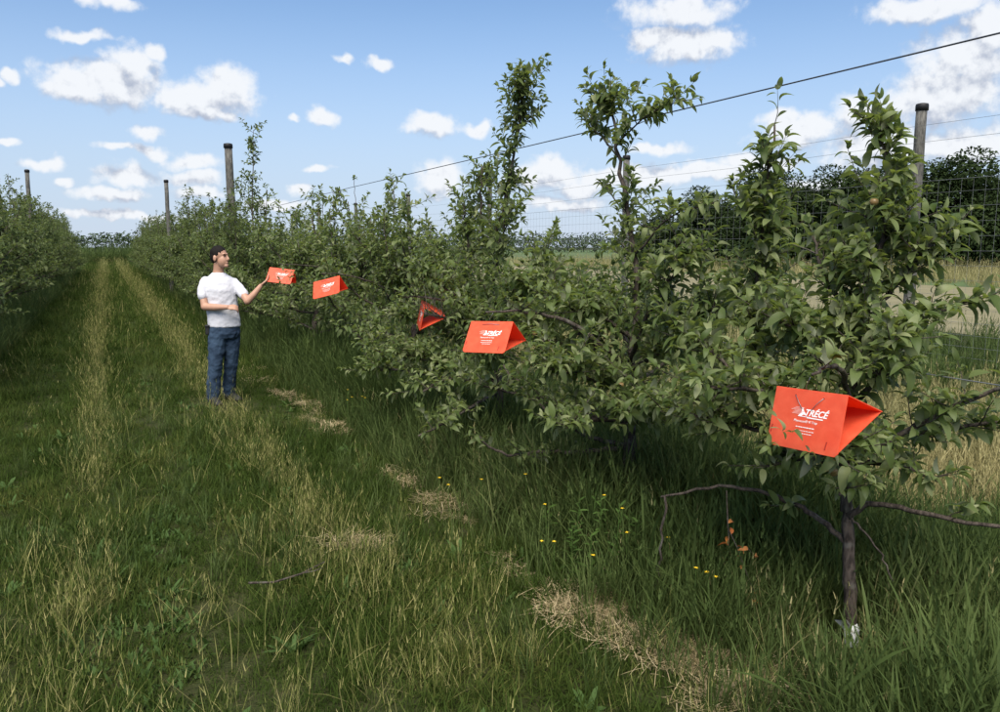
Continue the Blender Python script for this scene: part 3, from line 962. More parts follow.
# ------------------------------------------------------------------ grass and ground cover (instanced tufts)
def blade(V, F, base, yaw, h, w, lean, curl, rnd, seg=3):
    """one curved grass blade, a strip that ends in a point"""
    o = len(V)
    dx, dy = math.cos(yaw), math.sin(yaw)
    px, py = -dy, dx
    x, y, z = base
    ang = lean
    step = h / seg
    for i in range(seg):
        ww = w * (1 - .25 * i / seg) * .5
        V.append((x - px * ww, y - py * ww, z))
        V.append((x + px * ww, y + py * ww, z))
        x += dx * math.sin(ang) * step
        y += dy * math.sin(ang) * step
        z += math.cos(ang) * step
        ang += curl / seg
    V.append((x, y, z))
    for i in range(seg - 1):
        a = o + 2 * i
        F.append((a, a + 1, a + 3))
        F.append((a, a + 3, a + 2))
    a = o + 2 * (seg - 1)
    F.append((a, a + 1, a + 2))
    return x, y, z


def tuft(name, seed, n, rad, h, w, m, lean=(.0, .5), curl=(.1, .9), seed_heads=0.0, seg=3, z=None):
    r = random.Random(seed)
    V, F = [], []
    for i in range(n):
        a = r.uniform(0, 6.28)
        q = rad * math.sqrt(r.random())
        hh = r.uniform(*h)
        b = (math.cos(a) * q, math.sin(a) * q, r.uniform(*z) if z else -.01)
        ya = r.uniform(0, 6.28)
        if r.random() < seed_heads:
            t = blade(V, F, b, ya, hh * 1.25, w * .45, r.uniform(*lean) * .6, r.uniform(*curl) * .5, r, 4)
            for k in range(5):
                blade(V, F, (t[0] + r.gauss(0, .003), t[1] + r.gauss(0, .003), t[2] - k * .014), r.uniform(0, 6.28), .028, w * .9, r.uniform(.1, .6), .2, r, 2)
        else:
            blade(V, F, b, ya, hh, w * r.uniform(.7, 1.25), r.uniform(*lean), r.uniform(*curl), r, seg)
    me = mesh_np(name, V, F, [m])
    return bpy.data.objects.new(name, me)


def proto_set(name, makers):
    c = bpy.data.collections.new(name)
    for i, o in enumerate(makers):
        o.name = '%s_%02d' % (name, i)
        c.objects.link(o)
    return c


def scatter(name, pts, coll, n_protos, scale, rng, label, zscale=None, tilt=.12):
    """one stuff object: tufts of the collection stood on the points"""
    N = len(pts)
    me = bpy.data.meshes.new(name)
    me.vertices.add(N)
    me.vertices.foreach_set('co', np.asarray(pts, dtype=np.float32).ravel())
    at = me.attributes.new('turn', 'FLOAT_VECTOR', 'POINT')
    rot = np.stack([rng.normal(0, tilt, N), rng.normal(0, tilt, N), rng.uniform(0, 6.28, N)], -1)
    at.data.foreach_set('vector', rot.astype(np.float32).ravel())
    at = me.attributes.new('grow', 'FLOAT_VECTOR', 'POINT')
    S = np.repeat(np.asarray(scale)[:, None], 3, 1)
    if zscale is not None:
        S[:, 2] *= zscale
    at.data.foreach_set('vector', S.astype(np.float32).ravel())
    at = me.attributes.new('pick', 'INT', 'POINT')
    at.data.foreach_set('value', rng.integers(0, n_protos, N).astype(np.int32))
    o = link(bpy.data.objects.new(name, me))
    gt = bpy.data.node_groups.new(name + '_scatter', 'GeometryNodeTree')
    gt.interface.new_socket('Geometry', in_out='INPUT', socket_type='NodeSocketGeometry')
    gt.interface.new_socket('Geometry', in_out='OUTPUT', socket_type='NodeSocketGeometry')
    gin = gt.nodes.new('NodeGroupInput')
    gout = gt.nodes.new('NodeGroupOutput')
    ip = gt.nodes.new('GeometryNodeInstanceOnPoints')
    ci = gt.nodes.new('GeometryNodeCollectionInfo')
    ci.inputs['Collection'].default_value = coll
    ci.inputs['Separate Children'].default_value = True
    ci.inputs['Reset Children'].default_value = True
    gt.links.new(gin.outputs[0], ip.inputs['Points'])
    gt.links.new(ci.outputs[0], ip.inputs['Instance'])
    ip.inputs['Pick Instance'].default_value = True
    for key, typ, sock in (('turn', 'FLOAT_VECTOR', 'Rotation'), ('grow', 'FLOAT_VECTOR', 'Scale'), ('pick', 'INT', 'Instance Index')):
        na = gt.nodes.new('GeometryNodeInputNamedAttribute')
        na.data_type = typ
        na.inputs['Name'].default_value = key
        gt.links.new(na.outputs[0], ip.inputs[sock])
    gt.links.new(ip.outputs[0], gout.inputs[0])
    md = o.modifiers.new('scatter', 'NODES')
    md.node_group = gt
    tag(o, label, 'grass', kind='stuff')
    return o


RNG = np.random.default_rng(8)


def spread(x0, x1, y0, y1, dens, full=6.0, power=1.35, dmax=95):
    """random points, thinned with distance from where the photograph was taken; only ground that can come into view"""
    n = int((x1 - x0) * (y1 - y0) * dens)
    X = RNG.uniform(x0, x1, n)
    Y = RNG.uniform(y0, y1, n)
    d = np.hypot(X, Y)
    a = np.degrees(np.arctan2(X, Y))
    keep = RNG.random(n) < np.minimum(1, (full / np.maximum(d, .1)) ** power)
    keep &= (a > -16) & (a < 72) & (d > 1.2) & (d < dmax)
    return np.stack([X[keep], Y[keep], np.zeros(keep.sum())], -1), d[keep]


def far_scale(d, full=6.0, p=.55):
    return np.maximum(1, (d / full) ** p)


def smooth_noise(P, scale, seed):
    """cheap value noise for clumping"""
    r = np.random.default_rng(seed)
    T = r.random((64, 64))
    x = P[:, 0] * scale
    y = P[:, 1] * scale
    i, j = np.floor(x).astype(int), np.floor(y).astype(int)
    fx, fy = x - i, y - j
    fx, fy = fx * fx * (3 - 2 * fx), fy * fy * (3 - 2 * fy)
    g = lambda a, b: T[a % 64, b % 64]
    return (g(i, j) * (1 - fx) + g(i + 1, j) * fx) * (1 - fy) + (g(i, j + 1) * (1 - fx) + g(i + 1, j + 1) * fx) * fy


C_MOWN = proto_set('mown_tuft', [tuft('t', 200 + i, 26, .075, (.05, .14), .0042, M_GRASS, (.05, 1.15), (-.2, 1.6)) for i in range(6)])
C_DRY = proto_set('seeding_tuft', [tuft('t', 220 + i, 12, .07, (.09, .25), .0032, M_GRASS_DRY, (.0, 1.05), (.0, 1.1), .45) for i in range(5)])
C_TALL = proto_set('tall_tuft', [tuft('t', 240 + i, 20, .09, (.20, .48), .0075, M_GRASS_TALL, (.0, .4), (.2, 1.3), .08, 5) for i in range(6)])
C_STRAW = proto_set('straw_mat', [tuft('t', 260 + i, 90, .11, (.05, .17), .0028, M_STRAW, (1.0, 1.7), (-1.6, 1.6), 0, 5, (.0, .09)) for i in range(4)])
C_PALE = proto_set('pale_tuft', [tuft('t', 280 + i, 18, .09, (.12, .34), .005, M_PALE, (.0, .7), (.2, 1.1), .25, 4) for i in range(4)])
C_BROAD = proto_set('broad_tuft', [tuft('t', 300 + i, 9, .06, (.30, .62), .013, M_GRASS_TALL, (.0, .35), (.3, 1.6), 0, 6) for i in range(5)])
C_CLOVER = proto_set('low_herb', [tuft('t', 320 + i, 16, .06, (.03, .07), .016, M_WEED, (.2, 1.1), (.1, .8), 0, 2) for i in range(3)])

def track_at(x):
    return np.exp(-((x - .38) / .22) ** 2) + np.exp(-((x + .78) / .24) ** 2)


# mown lane
P, d = spread(-2.6, 2.15, 1.2, 95, 300)
nz = .55 * smooth_noise(P, 1.1, 3) + .45 * smooth_noise(P, 3.1, 4)
track = np.exp(-((P[:, 0] - .38) / .24) ** 2) + np.exp(-((P[:, 0] + .78) / .26) ** 2)
trod = 1 - .72 * np.exp(-(((P[:, 0] - 1.08) / .35) ** 2 + ((P[:, 1] - 9.3) / .8) ** 2))
scatter('mown_grass', P, C_MOWN, 6, far_scale(d) * RNG.uniform(.7, 1.25, len(d)) * (.45 + .95 * nz) * trod * (1 - .28 * track), RNG, 'short green grass of the lane between the rows')
P, d = spread(-2.2, 2.0, 1.6, 14, 110)
k = smooth_noise(P, 1.3, 9) > .66
scatter('low_herbs', P[k], C_CLOVER, 3, RNG.uniform(.6, 1.2, k.sum()), RNG, 'small round leaved herbs between the lane grass')
P, d = spread(-2.0, 2.0, 1.6, 9, 4)
C_ROSETTE = proto_set('plantain', [tuft('t', 340 + i, 11, .02, (.09, .16), .026, M_WEED, (.5, 1.2), (.1, .9), 0, 5) for i in range(3)])
scatter('plantains', P, C_ROSETTE, 3, RNG.uniform(.5, 1.1, len(P)), RNG, 'flat broad leaved rosettes scattered in the lane')
P, d = spread(-2.2, 2.0, 1.6, 25, 22)
k = (smooth_noise(P, .8, 51) > .45) & (np.hypot(P[:, 0] - 1.08, (P[:, 1] - 9.1) * .6) > .6)
scatter('coarse_tussocks', P[k], C_TALL, 6, RNG.uniform(.3, .62, k.sum()), RNG, 'coarse darker tussocks standing in the lane')
# pale seeding grass standing in strips between the wheel tracks
P, d = spread(-1.9, 2.0, 1.6, 90, 150)
x = P[:, 0]
w = (1.0 + d / 25) * np.exp(-((x - 1.05) / .17) ** 2) + (.8 + d / 18) * np.exp(-((x + .22) / .12) ** 2) + .05 + .25 * np.exp(-((x + 1.3) / .25) ** 2) * (P[:, 1] < 9)
w = w * (1 - .75 * np.clip(track_at(x), 0, 1))
w = w * (1 - .8 * np.exp(-(((x - 1.08) / .4) ** 2 + ((P[:, 1] - 9.2) / .9) ** 2)))
w = .50 * w * (.35 + 1.3 * smooth_noise(P, 1.4, 5)) + .24 * (d < 5.2) * np.clip(smooth_noise(P, 2.1, 6) * 2 - .7, 0, 1)
k = RNG.random(len(d)) < w
scatter('seeding_grass', P[k], C_DRY, 5, far_scale(d[k], 6, .45) * RNG.uniform(.7, 1.25, k.sum()), RNG, 'pale seeding grass in strips along the lane')
# tall grass under the tree rows
P, d = spread(1.95, 4.1, 1.3, 90, 210)
edge = np.clip((P[:, 0] - 1.9) / .45, .35, 1)
k = RNG.random(len(d)) < .35 + .65 * edge
P, d, edge = P[k], d[k], edge[k]
bx, by = 2.88, 2.33
s_ = ((bx - P[:, 0]) * .78 + (by - P[:, 1]) * .63)
o_ = np.abs((bx - P[:, 0]) * .63 - (by - P[:, 1]) * .78)
k = ~((s_ > -.05) & (s_ < .38) & (o_ < .09))
P, d, edge = P[k], d[k], edge[k]
scatter('tall_grass', P, C_TALL, 6, far_scale(d, 6, .3) * RNG.uniform(.65, 1.2, len(d)) * (.55 + .45 * edge) * (1 - .5 * np.exp(-(((P[:, 0] - 2.6) / .5) ** 2 + ((P[:, 1] - 2.2) / .45) ** 2))) * (.85 + .4 * smooth_noise(P, 1.2, 31)) * (1 + .22 * ((P[:, 1] > 2.9) & (P[:, 0] > 2.25))), RNG, 'tall dark green grass under the right row of trees')
P, d = spread(2.15, 3.6, 1.3, 8, 26)
k = ~((P[:, 0] < 3.0) & (P[:, 1] < 2.7) & (P[:, 1] > 1.95))
P, d = P[k], d[k]
scatter('broad_grass', P, C_BROAD, 5, RNG.uniform(.6, 1.1, len(d)), RNG, 'broad bladed coarse grass in the nearest tall growth')
P, d = spread(2.2, 3.9, 1.3, 9, 12)
scatter('pale_stalks', P, C_PALE, 4, RNG.uniform(.8, 1.35, len(d)), RNG, 'pale seeding stalks among the tall grass under the trees')
P, d = spread(-4.6, -1.55, 4, 90, 120)
scatter('row_grass', P, C_TALL, 6, far_scale(d, 6, .35) * RNG.uniform(.5, 1.0, len(d)), RNG, 'tall grass under the left row of trees')
# rough grass between the row and the fence
P, d = spread(4.0, 10.3, .5, 60, 95, 6, 1.5, 70)
g = smooth_noise(P, .45, 14) + .25 * (P[:, 0] - 6.5) / 3
k = g > .52
scatter('rough_grass', P[k], C_TALL, 6, far_scale(d[k], 6, .4) * RNG.uniform(.55, 1.1, k.sum()), RNG, 'rough green grass between the trees and the wire fence')
k = ~k
scatter('pale_grass', P[k], C_PALE, 4, far_scale(d[k], 6, .45) * RNG.uniform(.7, 1.2, k.sum()), RNG, 'pale dry grass behind the nearest apple tree')
P, d = spread(10.3, 13.6, 0, 70, 30, 8, 1.3, 80)
scatter('fence_grass', P, C_TALL, 6, far_scale(d, 6, .4) * RNG.uniform(.7, 1.2, len(d)), RNG, 'green grass along the wire fence')
P, d = spread(34, 60, 0, 85, 4, 30, 1, 95)
scatter('verge_grass', P, C_PALE, 4, RNG.uniform(2, 3.2, len(d)), RNG, 'pale green grass in front of the dark wood')
# tall weeds where the lane ends
n = 900
P = np.stack([RNG.uniform(-9, 12, n), RNG.uniform(88, 97, n), np.zeros(n)], -1)
scatter('end_weeds', P, C_BROAD, 5, RNG.uniform(2.6, 4.2, n), RNG, 'tall olive weeds closing the far end of the lane')
# straw left in swaths at the foot of the row
sp = []
for (x, y, sx, sy, n) in [(1.98, 3.08, .10, .10, 30), (2.0, 2.78, .06, .10, 8), (2.1, 2.40, .07, .14, 32), (1.2, 4.38, .10, .06, 9), (1.9, 4.75, .05, .18, 9), (1.93, 5.4, .05, .25, 6),
                          (1.9, 8.4, .10, .6, 26), (1.75, 11, .08, .9, 8),  (-1.5, 12, .12, 1.0, 9), (-1.6, 16, .12, 2, 9), (1.9, 3.7, .05, .2, 4)]:
    for k in range(n):
        sp.append((RNG.normal(x, sx), RNG.normal(y, sy), RNG.uniform(-.01, .03)))
sp = np.array(sp)
scatter('straw', sp, C_STRAW, 4, RNG.uniform(.5, 1.15, len(sp)), RNG, 'dry cut straw lying in clumps along the edge of the tall grass', .42, .12)

# ------------------------------------------------------------------ flowers, weeds, fallen twig
FLOWER_SPOTS = [(1.75, 4.47, .34), (1.80, 4.40, .31), (1.98, 4.34, .33), (1.92, 3.40, .27), (1.96, 3.38, .26), (2.04, 3.16, .26), (2.31, 3.41, .45), (2.33, 3.35, .40), (2.26, 3.17, .33), (2.42, 3.04, .33),
                (2.28, 2.68, .33), (2.33, 2.64, .31), (2.36, 2.62, .29), (2.1, 3.7, .35), (2.2, 4.1, .4), (2.0, 7.2, .36), (2.05, 7.0, .38), (1.98, 7.4, .3), (2.1, 7.3, .34), (2.05, 7.6, .36)]


def flower(x, y, h, i):
    r = random.Random(900 + i)
    root = empty('wildflower', (x, y, 0))
    tag(root, 'small yellow wildflower in the tall grass along the tree row', 'flower', 'yellow wildflowers in the tall grass')
    s = MB()
    top = (r.uniform(-.02, .02), r.uniform(-.02, .02), h)
    s.tube([(0, 0, -.02), (top[0] * .3, top[1] * .3, h * .5), top], .0018, 4)
    s.build('stem', M_WEED, root)
    V, F = LEAF_NEAR[2]
    A = [leaf_matrix(top, (math.cos(a), math.sin(a), .35), (0, 0, 1), r.uniform(.011, .015)) for a in [k * 1.05 + r.random() * .3 for k in range(6)]]
    me = leaves_mesh('petals', A, [LEAF_NEAR[2]], M_FLOWER)
    link(bpy.data.objects.new('petals', me), root)


for i, (x, y, h) in enumerate(FLOWER_SPOTS):
    flower(x, y, h, i)

rr = random.Random(61)
for i in range(9):
    x, y = 2.06 + rr.uniform(0, .42), 3.0 + rr.uniform(0, .75)
    p = Plant(700 + i, (.05, .085), .02)
    h = rr.uniform(.28, .5)
    top = Vector((rr.uniform(-.06, .06), rr.uniform(-.06, .06), h))
    p.limbs.tube([(0, 0, -.02), top * .5, top], [.003, .0025, .0015], 5)
    for k in range(22):
        t = .15 + .85 * k / 22
        a = k * 2.4
        p.leaf(top * t, (math.cos(a), math.sin(a), rr.uniform(.1, .8)), rr.uniform(.05, .085) * (1.1 - .4 * t))
    root = empty('leafy_weed', (x, y, 0))
    tag(root, 'upright green weed with narrow leaves, in the grass below the bare leader tree', 'weed', 'green weeds under the second tree')
    p.limbs.build('stem', M_WEED, root)
    NARROW = [leaf_template(5, .22, .1, .15, .2)]
    fo = link(bpy.data.objects.new('foliage', leaves_mesh('foliage', p.leaves, NARROW, M_WEED)), root)
    fo['kind'] = 'stuff'

tw = MB()
tw.tube([(.55, 4.0, .075), (.66, 3.93, .085), (.80, 3.94, .10), (.93, 3.98, .125)], [.006, .0055, .005, .0035], 6)
tw.tube([(.80, 3.94, .10), (.86, 3.90, .12), (.90, 3.90, .13)], [.0035, .003, .002], 5)
tag(tw.build('fallen_twig', M_BARK), 'thin dark twig lying on the lane grass in the left foreground', 'twig')

# ------------------------------------------------------------------ posts, wires, deer fence
def post(name, x, y, h, rad, parent=None, lean=(0, 0)):
    m = MB()
    r = random.Random(int(x * 31 + y * 17))
    base = (0, 0, 0) if parent is None else (x, y, 0)
    n = 9
    m.tube([(base[0] + lean[0] * k / n + r.gauss(0, .004), base[1] + lean[1] * k / n + r.gauss(0, .004), -.15 + (h + .15) * k / n) for k in range(n + 1)],
           [rad * (1.06 - .12 * k / n) * r.uniform(.98, 1.02) for k in range(n + 1)], 12)
    c = MB()
    tx, ty = base[0] + lean[0], base[1] + lean[1]
    c.tube([(tx, ty, h - .07), (tx, ty, h - .005), (tx, ty, h + .018), (tx, ty, h + .028)], [rad * 1.14, rad * 1.14, rad * 1.06, rad * .5], 14)
    if parent is None:
        root = empty(name, (x, y, 0))
        m.build('pole', M_POST, root)
        c.build('cap', M_POSTCAP, root)
        return root
    o = m.build('post', M_POST, parent)
    c.build('cap', M_POSTCAP, o)
    return o


tag(post('row_post', 2.44, 17.5, 3.82, .08, lean=(-.06, 0)), 'tall weathered wooden post with black cap in the row behind the man', 'post', 'wooden posts in the tree rows')
tag(post('row_post', 2.05, 30.7, 4.05, .07), 'distant wooden post right of the grass lane, above the right row', 'post', 'wooden posts in the tree rows')
tag(post('row_post', -2.2, 31.6, 4.3, .07), 'wooden post standing above the left row near the photo edge', 'post', 'wooden posts in the tree rows')

w = MB()
pts = []
for k in range(60):
    y = -1.5 + k * 1.0
    pts.append((2.93, y, 2.52 - .012 * math.sin(math.pi * ((y + 1.5) % 12) / 12)))
w.tube(pts, .0036, 6)
cable = empty('top_wire', (0, 0, 0))
tag(cable, 'dark top wire running above the right row of apple trees', 'wire')
w.build('wire', M_CABLE, cable)
cl = MB()
for dy in (-.03, .03):
    ring = [(2.93, 11.05 + dy * 1.6 + .045 * math.cos(a), 2.52 - .035 + .045 * math.sin(a)) for a in [k * .7 for k in range(10)]]
    cl.tube(ring, .009, 5)
cl.tube([(2.93, 11.02, 2.46), (2.93, 11.0, 2.38)], .004, 4)
cl.build('clip', M_POSTCAP, cable)
w = MB()
w.tube([(2.93, -1 + k * 2.0, 1.245) for k in range(30)], .0025, 5)
tag(w.build('trellis_wire', M_WIRE), 'thin grey trellis wire passing through the crowns of the right row', 'wire')

fence = empty('deer_fence', (10, 28, 0))
tag(fence, 'tall woven wire fence on capped wooden posts behind the orchard', 'fence')
for k in range(-1, 9):
    y = 7.5 + 6.83 * k
    o = post('post', 0, y - 28, 3.64, .072, fence, (random.Random(k).uniform(-.03, .03) if k else .0, 0))
for z in (2.86, 3.14, 3.36):
    m = MB()
    m.tube([(-.085, -34 + 3.4 * k, z - .03 * math.sin(math.pi * k / 2) ** 2) for k in range(20)], .0022, 4)
    m.build('strand', M_MESH, fence)
mesh = MB()
zs = [.08, .2, .33, .47, .62, .78, .95, 1.13, 1.32, 1.51, 1.70, 1.89, 2.08, 2.27, 2.46, 2.62]
for z in zs:
    mesh.tube([(-.082, -34, z), (-.082, 34, z)], .0018 if z < 2.6 else .0028, 4, caps=False)
y = -34.0
while y < 34:
    mesh.tube([(-.079, y, .08), (-.079, y, 2.62)], .0014, 4, caps=False)
    y += .16
o = mesh.build('woven_wire', M_MESH, fence, smooth=False)
o['kind'] = 'stuff'

# ------------------------------------------------------------------ delta traps
M_TRAP, N = mat('orange_corrugated_plastic')
tcn = N.n('ShaderNodeTexCoord')
wv = N.n('ShaderNodeTexWave', {'Vector': tcn.outputs['Object'], 'Scale': 55.0, 'Distortion': 0.0}, bands_direction='X')
nz = N.smooth(N.noise(tcn.outputs['Object'], 22, 6, .7), .3, .75)
cc = N.mix(nz, (.82, .125, .055), (.93, .185, .085))
pr = N.n('ShaderNodeBsdfPrincipled', {'Base Color': cc, 'Roughness': .42, 'Specular IOR Level': .4})
N.put(pr.inputs['Normal'], N.n('ShaderNodeBump', {'Strength': .06, 'Distance': .001, 'Height': wv.outputs[1]}).outputs[0])
tl = N.n('ShaderNodeBsdfTranslucent', {'Color': (.95, .14, .04, 1)})
finish(N, N.n('ShaderNodeMixShader', {0: .44, 1: pr.outputs[0], 2: tl.outputs[0]}).outputs[0])
M_PRINT = plain('white_print', (.80, .78, .76), .6)
M_PRINT2 = plain('faded_print', (.80, .42, .36), .6)
M_SLOT = plain('dark_red_plastic', (.35, .025, .012), .6)  # dark red plastic of the slot tabs and hole rims

TL, TS, TT = .28, .20, .003
VALS = {}


def panel_matrix(ap, side):
    h = ap / 2
    x = Vector((side, 0, 0))
    y = Vector((0, side * math.sin(h), math.cos(h)))
    z = x.cross(y)
    return Matrix(((x.x, y.x, z.x, 0), (x.y, y.y, z.y, 0), (x.z, y.z, z.z, 0), (0, 0, 0, 1)))


def plate(outline, t, M, name, m, parent):
    n = len(outline)
    b = MB()
    vs = [M @ Vector((x, y, -t / 2)) for x, y in outline] + [M @ Vector((x, y, t / 2)) for x, y in outline]
    b.add(vs, [tuple(range(n - 1, -1, -1)), tuple(range(n, 2 * n))] + [(i, (i + 1) % n, n + (i + 1) % n, n + i) for i in range(n)])
    return b.build(name, m, parent, smooth=False)


def text_mesh(body, size, M, parent, shear=0.0, bold=0.0):
    cu = bpy.data.curves.new('lettering', 'FONT')
    cu.body = body
    cu.size = size
    cu.shear = shear
    cu.offset = bold
    cu.align_x = 'CENTER'
    cu.extrude = .0003
    tmp = bpy.data.objects.new('tmp_text', cu)
    COL.objects.link(tmp)
    dg = bpy.context.evaluated_depsgraph_get()
    me = bpy.data.meshes.new_from_object(tmp.evaluated_get(dg))
    bpy.data.objects.remove(tmp)
    me.transform(M)
    me.name = 'lettering'
    me.materials.clear()
    me.materials.append(M_PRINT)
    return link(bpy.data.objects.new('lettering', me), parent)


def trap(pos, eul, apex, label, wire, sticky=True):
    ap = math.radians(apex)
    root = empty('delta_trap', pos, tuple(math.radians(a) for a in eul))
    tag(root, label, 'insect trap', 'orange delta traps in the apple trees')
    Mf, Mb = panel_matrix(ap, 1), panel_matrix(ap, -1)
    c = .012
    ol = [(-TL / 2, .001), (-TL / 2, -TS + c), (-TL / 2 + c, -TS), (TL / 2 - c, -TS), (TL / 2, -TS + c), (TL / 2, .001)]
    fp = plate(ol, TT, Mf, 'front_panel', M_TRAP, root)
    olb = [(-TL / 2, -.004), (-TL / 2, -TS + c), (-TL / 2 + c, -TS), (TL / 2 - c, -TS), (TL / 2, -TS + c), (TL / 2, -.004)]
    bp = plate(olb, TT, Mb, 'back_panel', M_TRAP, root)
    # floor: a few millimetres above the lower edges, between the two side panels
    hw = math.sin(ap / 2) * (TS - .018)
    zf = -math.cos(ap / 2) * (TS - .014)
    Mz = Matrix.Translation((0, 0, zf))
    plate([(-TL / 2 + .002, -hw), (TL / 2 - .002, -hw), (TL / 2 - .002, hw), (-TL / 2 + .002, hw)], TT, Mz, 'floor_panel', M_TRAP, root)
    # tabs folded through the slots near the lower corners, and the two hanger holes
    for s in (-1, 1):
        b = MB()
        b.box((s * .112, -.158, .0022), (.0035, .026, .0022), Mf @ Matrix.Rotation(-.12, 4, 'Z'))
        b.build('slot_tab', M_SLOT, fp, False)
        b = MB()
        b.tube([Mf @ Vector((s * .055, -.021, .0012)), Mf @ Vector((s * .055, -.021, .0022))], .0032, 8)
        b.build('hole_rim', M_SLOT, fp, False)
    h = MB()
    if wire == 'v':
        h.tube([Mf @ Vector((-.055, -.021, .003)), Mf @ Vector((-.035, -.045, .006)), Mf @ Vector((-.020, -.064, .004))], .0011, 5)
        h.tube([Mf @ Vector((.055, -.021, .003)), Mf @ Vector((.035, -.042, .006)), Mf @ Vector((.016, -.066, .004))], .0011, 5)
    else:
        h.tube([Mf @ Vector((-.055, -.021, .003)), Mf @ Vector((0, -.018, .006)), Mf @ Vector((.055, -.021, .003))], .0016, 5)
    h.tube([(-.02, .004, -.02), (-.018, .002, .012), (-.005, .004, .03), (.01, .006, .05)], .0012, 5)
    h.build('hanger_wire', M_WIRE, root)
    zt = TT / 2 + .0006
    text_mesh('TRÉCÉ', .030, Mf @ Matrix.Translation((.034, -.084, zt)), fp, .35, .0007)
    lg = MB()
    for k in range(6):
        lg.box((-.030 - .006 * (k % 3), -.060 - k * .0042, zt), (.042 - .003 * abs(k - 2), .0016, .0006), Mf)
    lg.build('logo_stripes', M_PRINT2, fp, False)
    lg = MB()
    fig = [(-.024, -.062), (-.018, -.058), (-.012, -.070), (-.004, -.078), (-.002, -.084), (-.012, -.082), (-.020, -.088), (-.032, -.087), (-.024, -.079), (-.020, -.072)]
    lg.add([Mf @ Vector((x, y, zt)) for x, y in fig], [tuple(range(len(fig)))[::-1]])
    lg.box((-.008, -.0885, zt), (.05, .002, .0005), Mf)
    lg.box((.034, -.0905, zt), (.062, .0035, .0005), Mf)
    lg.build('logo_emblem', M_PRINT, fp, False)
    text_mesh('Pherocon® VI Trap', .0115, Mf @ Matrix.Translation((.0, -.108, zt)), fp, .12)
    r = random.Random(4)
    for row, (yy, wd) in enumerate([(-.124, .072), (-.136, .074), (-.145, .05)]):
        b = MB()
        x = -wd / 2
        while x < wd / 2:
            l = r.uniform(.003, .010)
            b.box((x + l / 2 + .002, yy, zt), (l, .0030 if row == 0 else .0020, .0005), Mf)
            x += l + .0022
        b.build('small_print', M_PRINT, fp, False)
    return root


TRAP_LABELS = ['largest orange delta trap, nearest, hanging at the right with readable white logo',
               'orange delta trap in mid picture, level, with white logo facing the lane',
               'orange delta trap seen end-on as an open triangle',
               'orange delta trap tilted up to the right, next to the one the man touches',
               'orange delta trap the man is touching, partly covered by leaves']
for (pos, eul, apx, rad), lab in zip(TRAPS, TRAP_LABELS):
    trap(pos, eul, apx, lab, 'v' if rad == .20 and pos[1] < 2 else 'flat')

# ------------------------------------------------------------------ dark wood beyond the field, distant tree line
def wood_tree(seed, h, rad, n=9500, size=.36):
    r = random.Random(seed)
    p = Plant(seed, (size * .7, size * 1.2))
    p.limb([(0, 0, -.2), (r.gauss(0, .08), r.gauss(0, .08), h * .3), (r.gauss(0, .15), r.gauss(0, .15), h * .72)], .16, .05, 8, 3, .02, True)
    lobes = []
    for k in range(17):
        a = k * 2.4 + r.gauss(0, .3)
        z = h * (.16 + .74 * (k + .5) / 17)
        q = rad * (.78 - .55 * abs(z / h - .42)) * r.uniform(.7, 1.1)
        c = Vector((math.cos(a) * q, math.sin(a) * q, z))
        s = rad * r.uniform(.38, .6)
        lobes.append((c, s))
        p.limb([(0, 0, min(z * .8, h * .65)), c * .5 + Vector((0, 0, z * .4)), c], .05, .015, 5, 3, .03)
    lobes.append((Vector((0, 0, h - rad * .5)), rad * .5))
    for i in range(n):
        c, s = r.choice(lobes)
        d = Vector((r.gauss(0, 1), r.gauss(0, 1), r.gauss(0, 1))).normalized()
        q = c + Vector((d.x, d.y, d.z * .8)) * s * r.uniform(.55, 1.08) ** .7
        if q.z < .2: continue
        p.leaf(q, d + Vector((r.gauss(0, .6), r.gauss(0, .6), r.gauss(0, .4) - .2)), None, d + Vector((0, 0, .5)))
    return p


WOOD_LABEL = 'dark green broadleaf tree in the wood beyond the tan field'
rr = random.Random(300)
protos = []
for i, (h, rad) in enumerate([(7.6, 2.5), (6.3, 2.9), (9.0, 3.0)]):
    p = wood_tree(310 + i, h, rad)
    root = plant_tree('broadleaf_tree', p, (0, 0, 0), WOOD_LABEL, 'trees of the dark wood', False, 0, M_WOOD_LEAF, 'tree')
    protos.append(root)
# the edge of the wood runs from the field corner towards the right of the picture
spots = []
for k in range(26):
    t = k / 25
    x, y = 39.5 + 27.5 * t, 53.5 - 41.5 * t
    spots.append((x + rr.uniform(-1, 1), y + rr.uniform(-1, 1), (.76 + .10 * min(1, t * 1.6)) * rr.uniform(.62, 1.22)))
for k in range(22):
    t = k / 21
    spots.append((48 + 26 * t + rr.uniform(-1, 1), 57 - 42 * t + rr.uniform(-1, 1), (.76 + .18 * min(1, t * 1.5)) * rr.uniform(.70, 1.28)))
for i, (x, y, s) in enumerate(spots):
    if i < 3:
        o = protos[i]
        o.location = (x, y, 0)
        o.rotation_euler = (0, 0, rr.uniform(0, 6.28))
        o.scale = (s, s, s)
    else:
        copy_tree(protos[i % 3], (x, y, 0), rr.uniform(0, 6.28), s, WOOD_LABEL, 'trees of the dark wood')


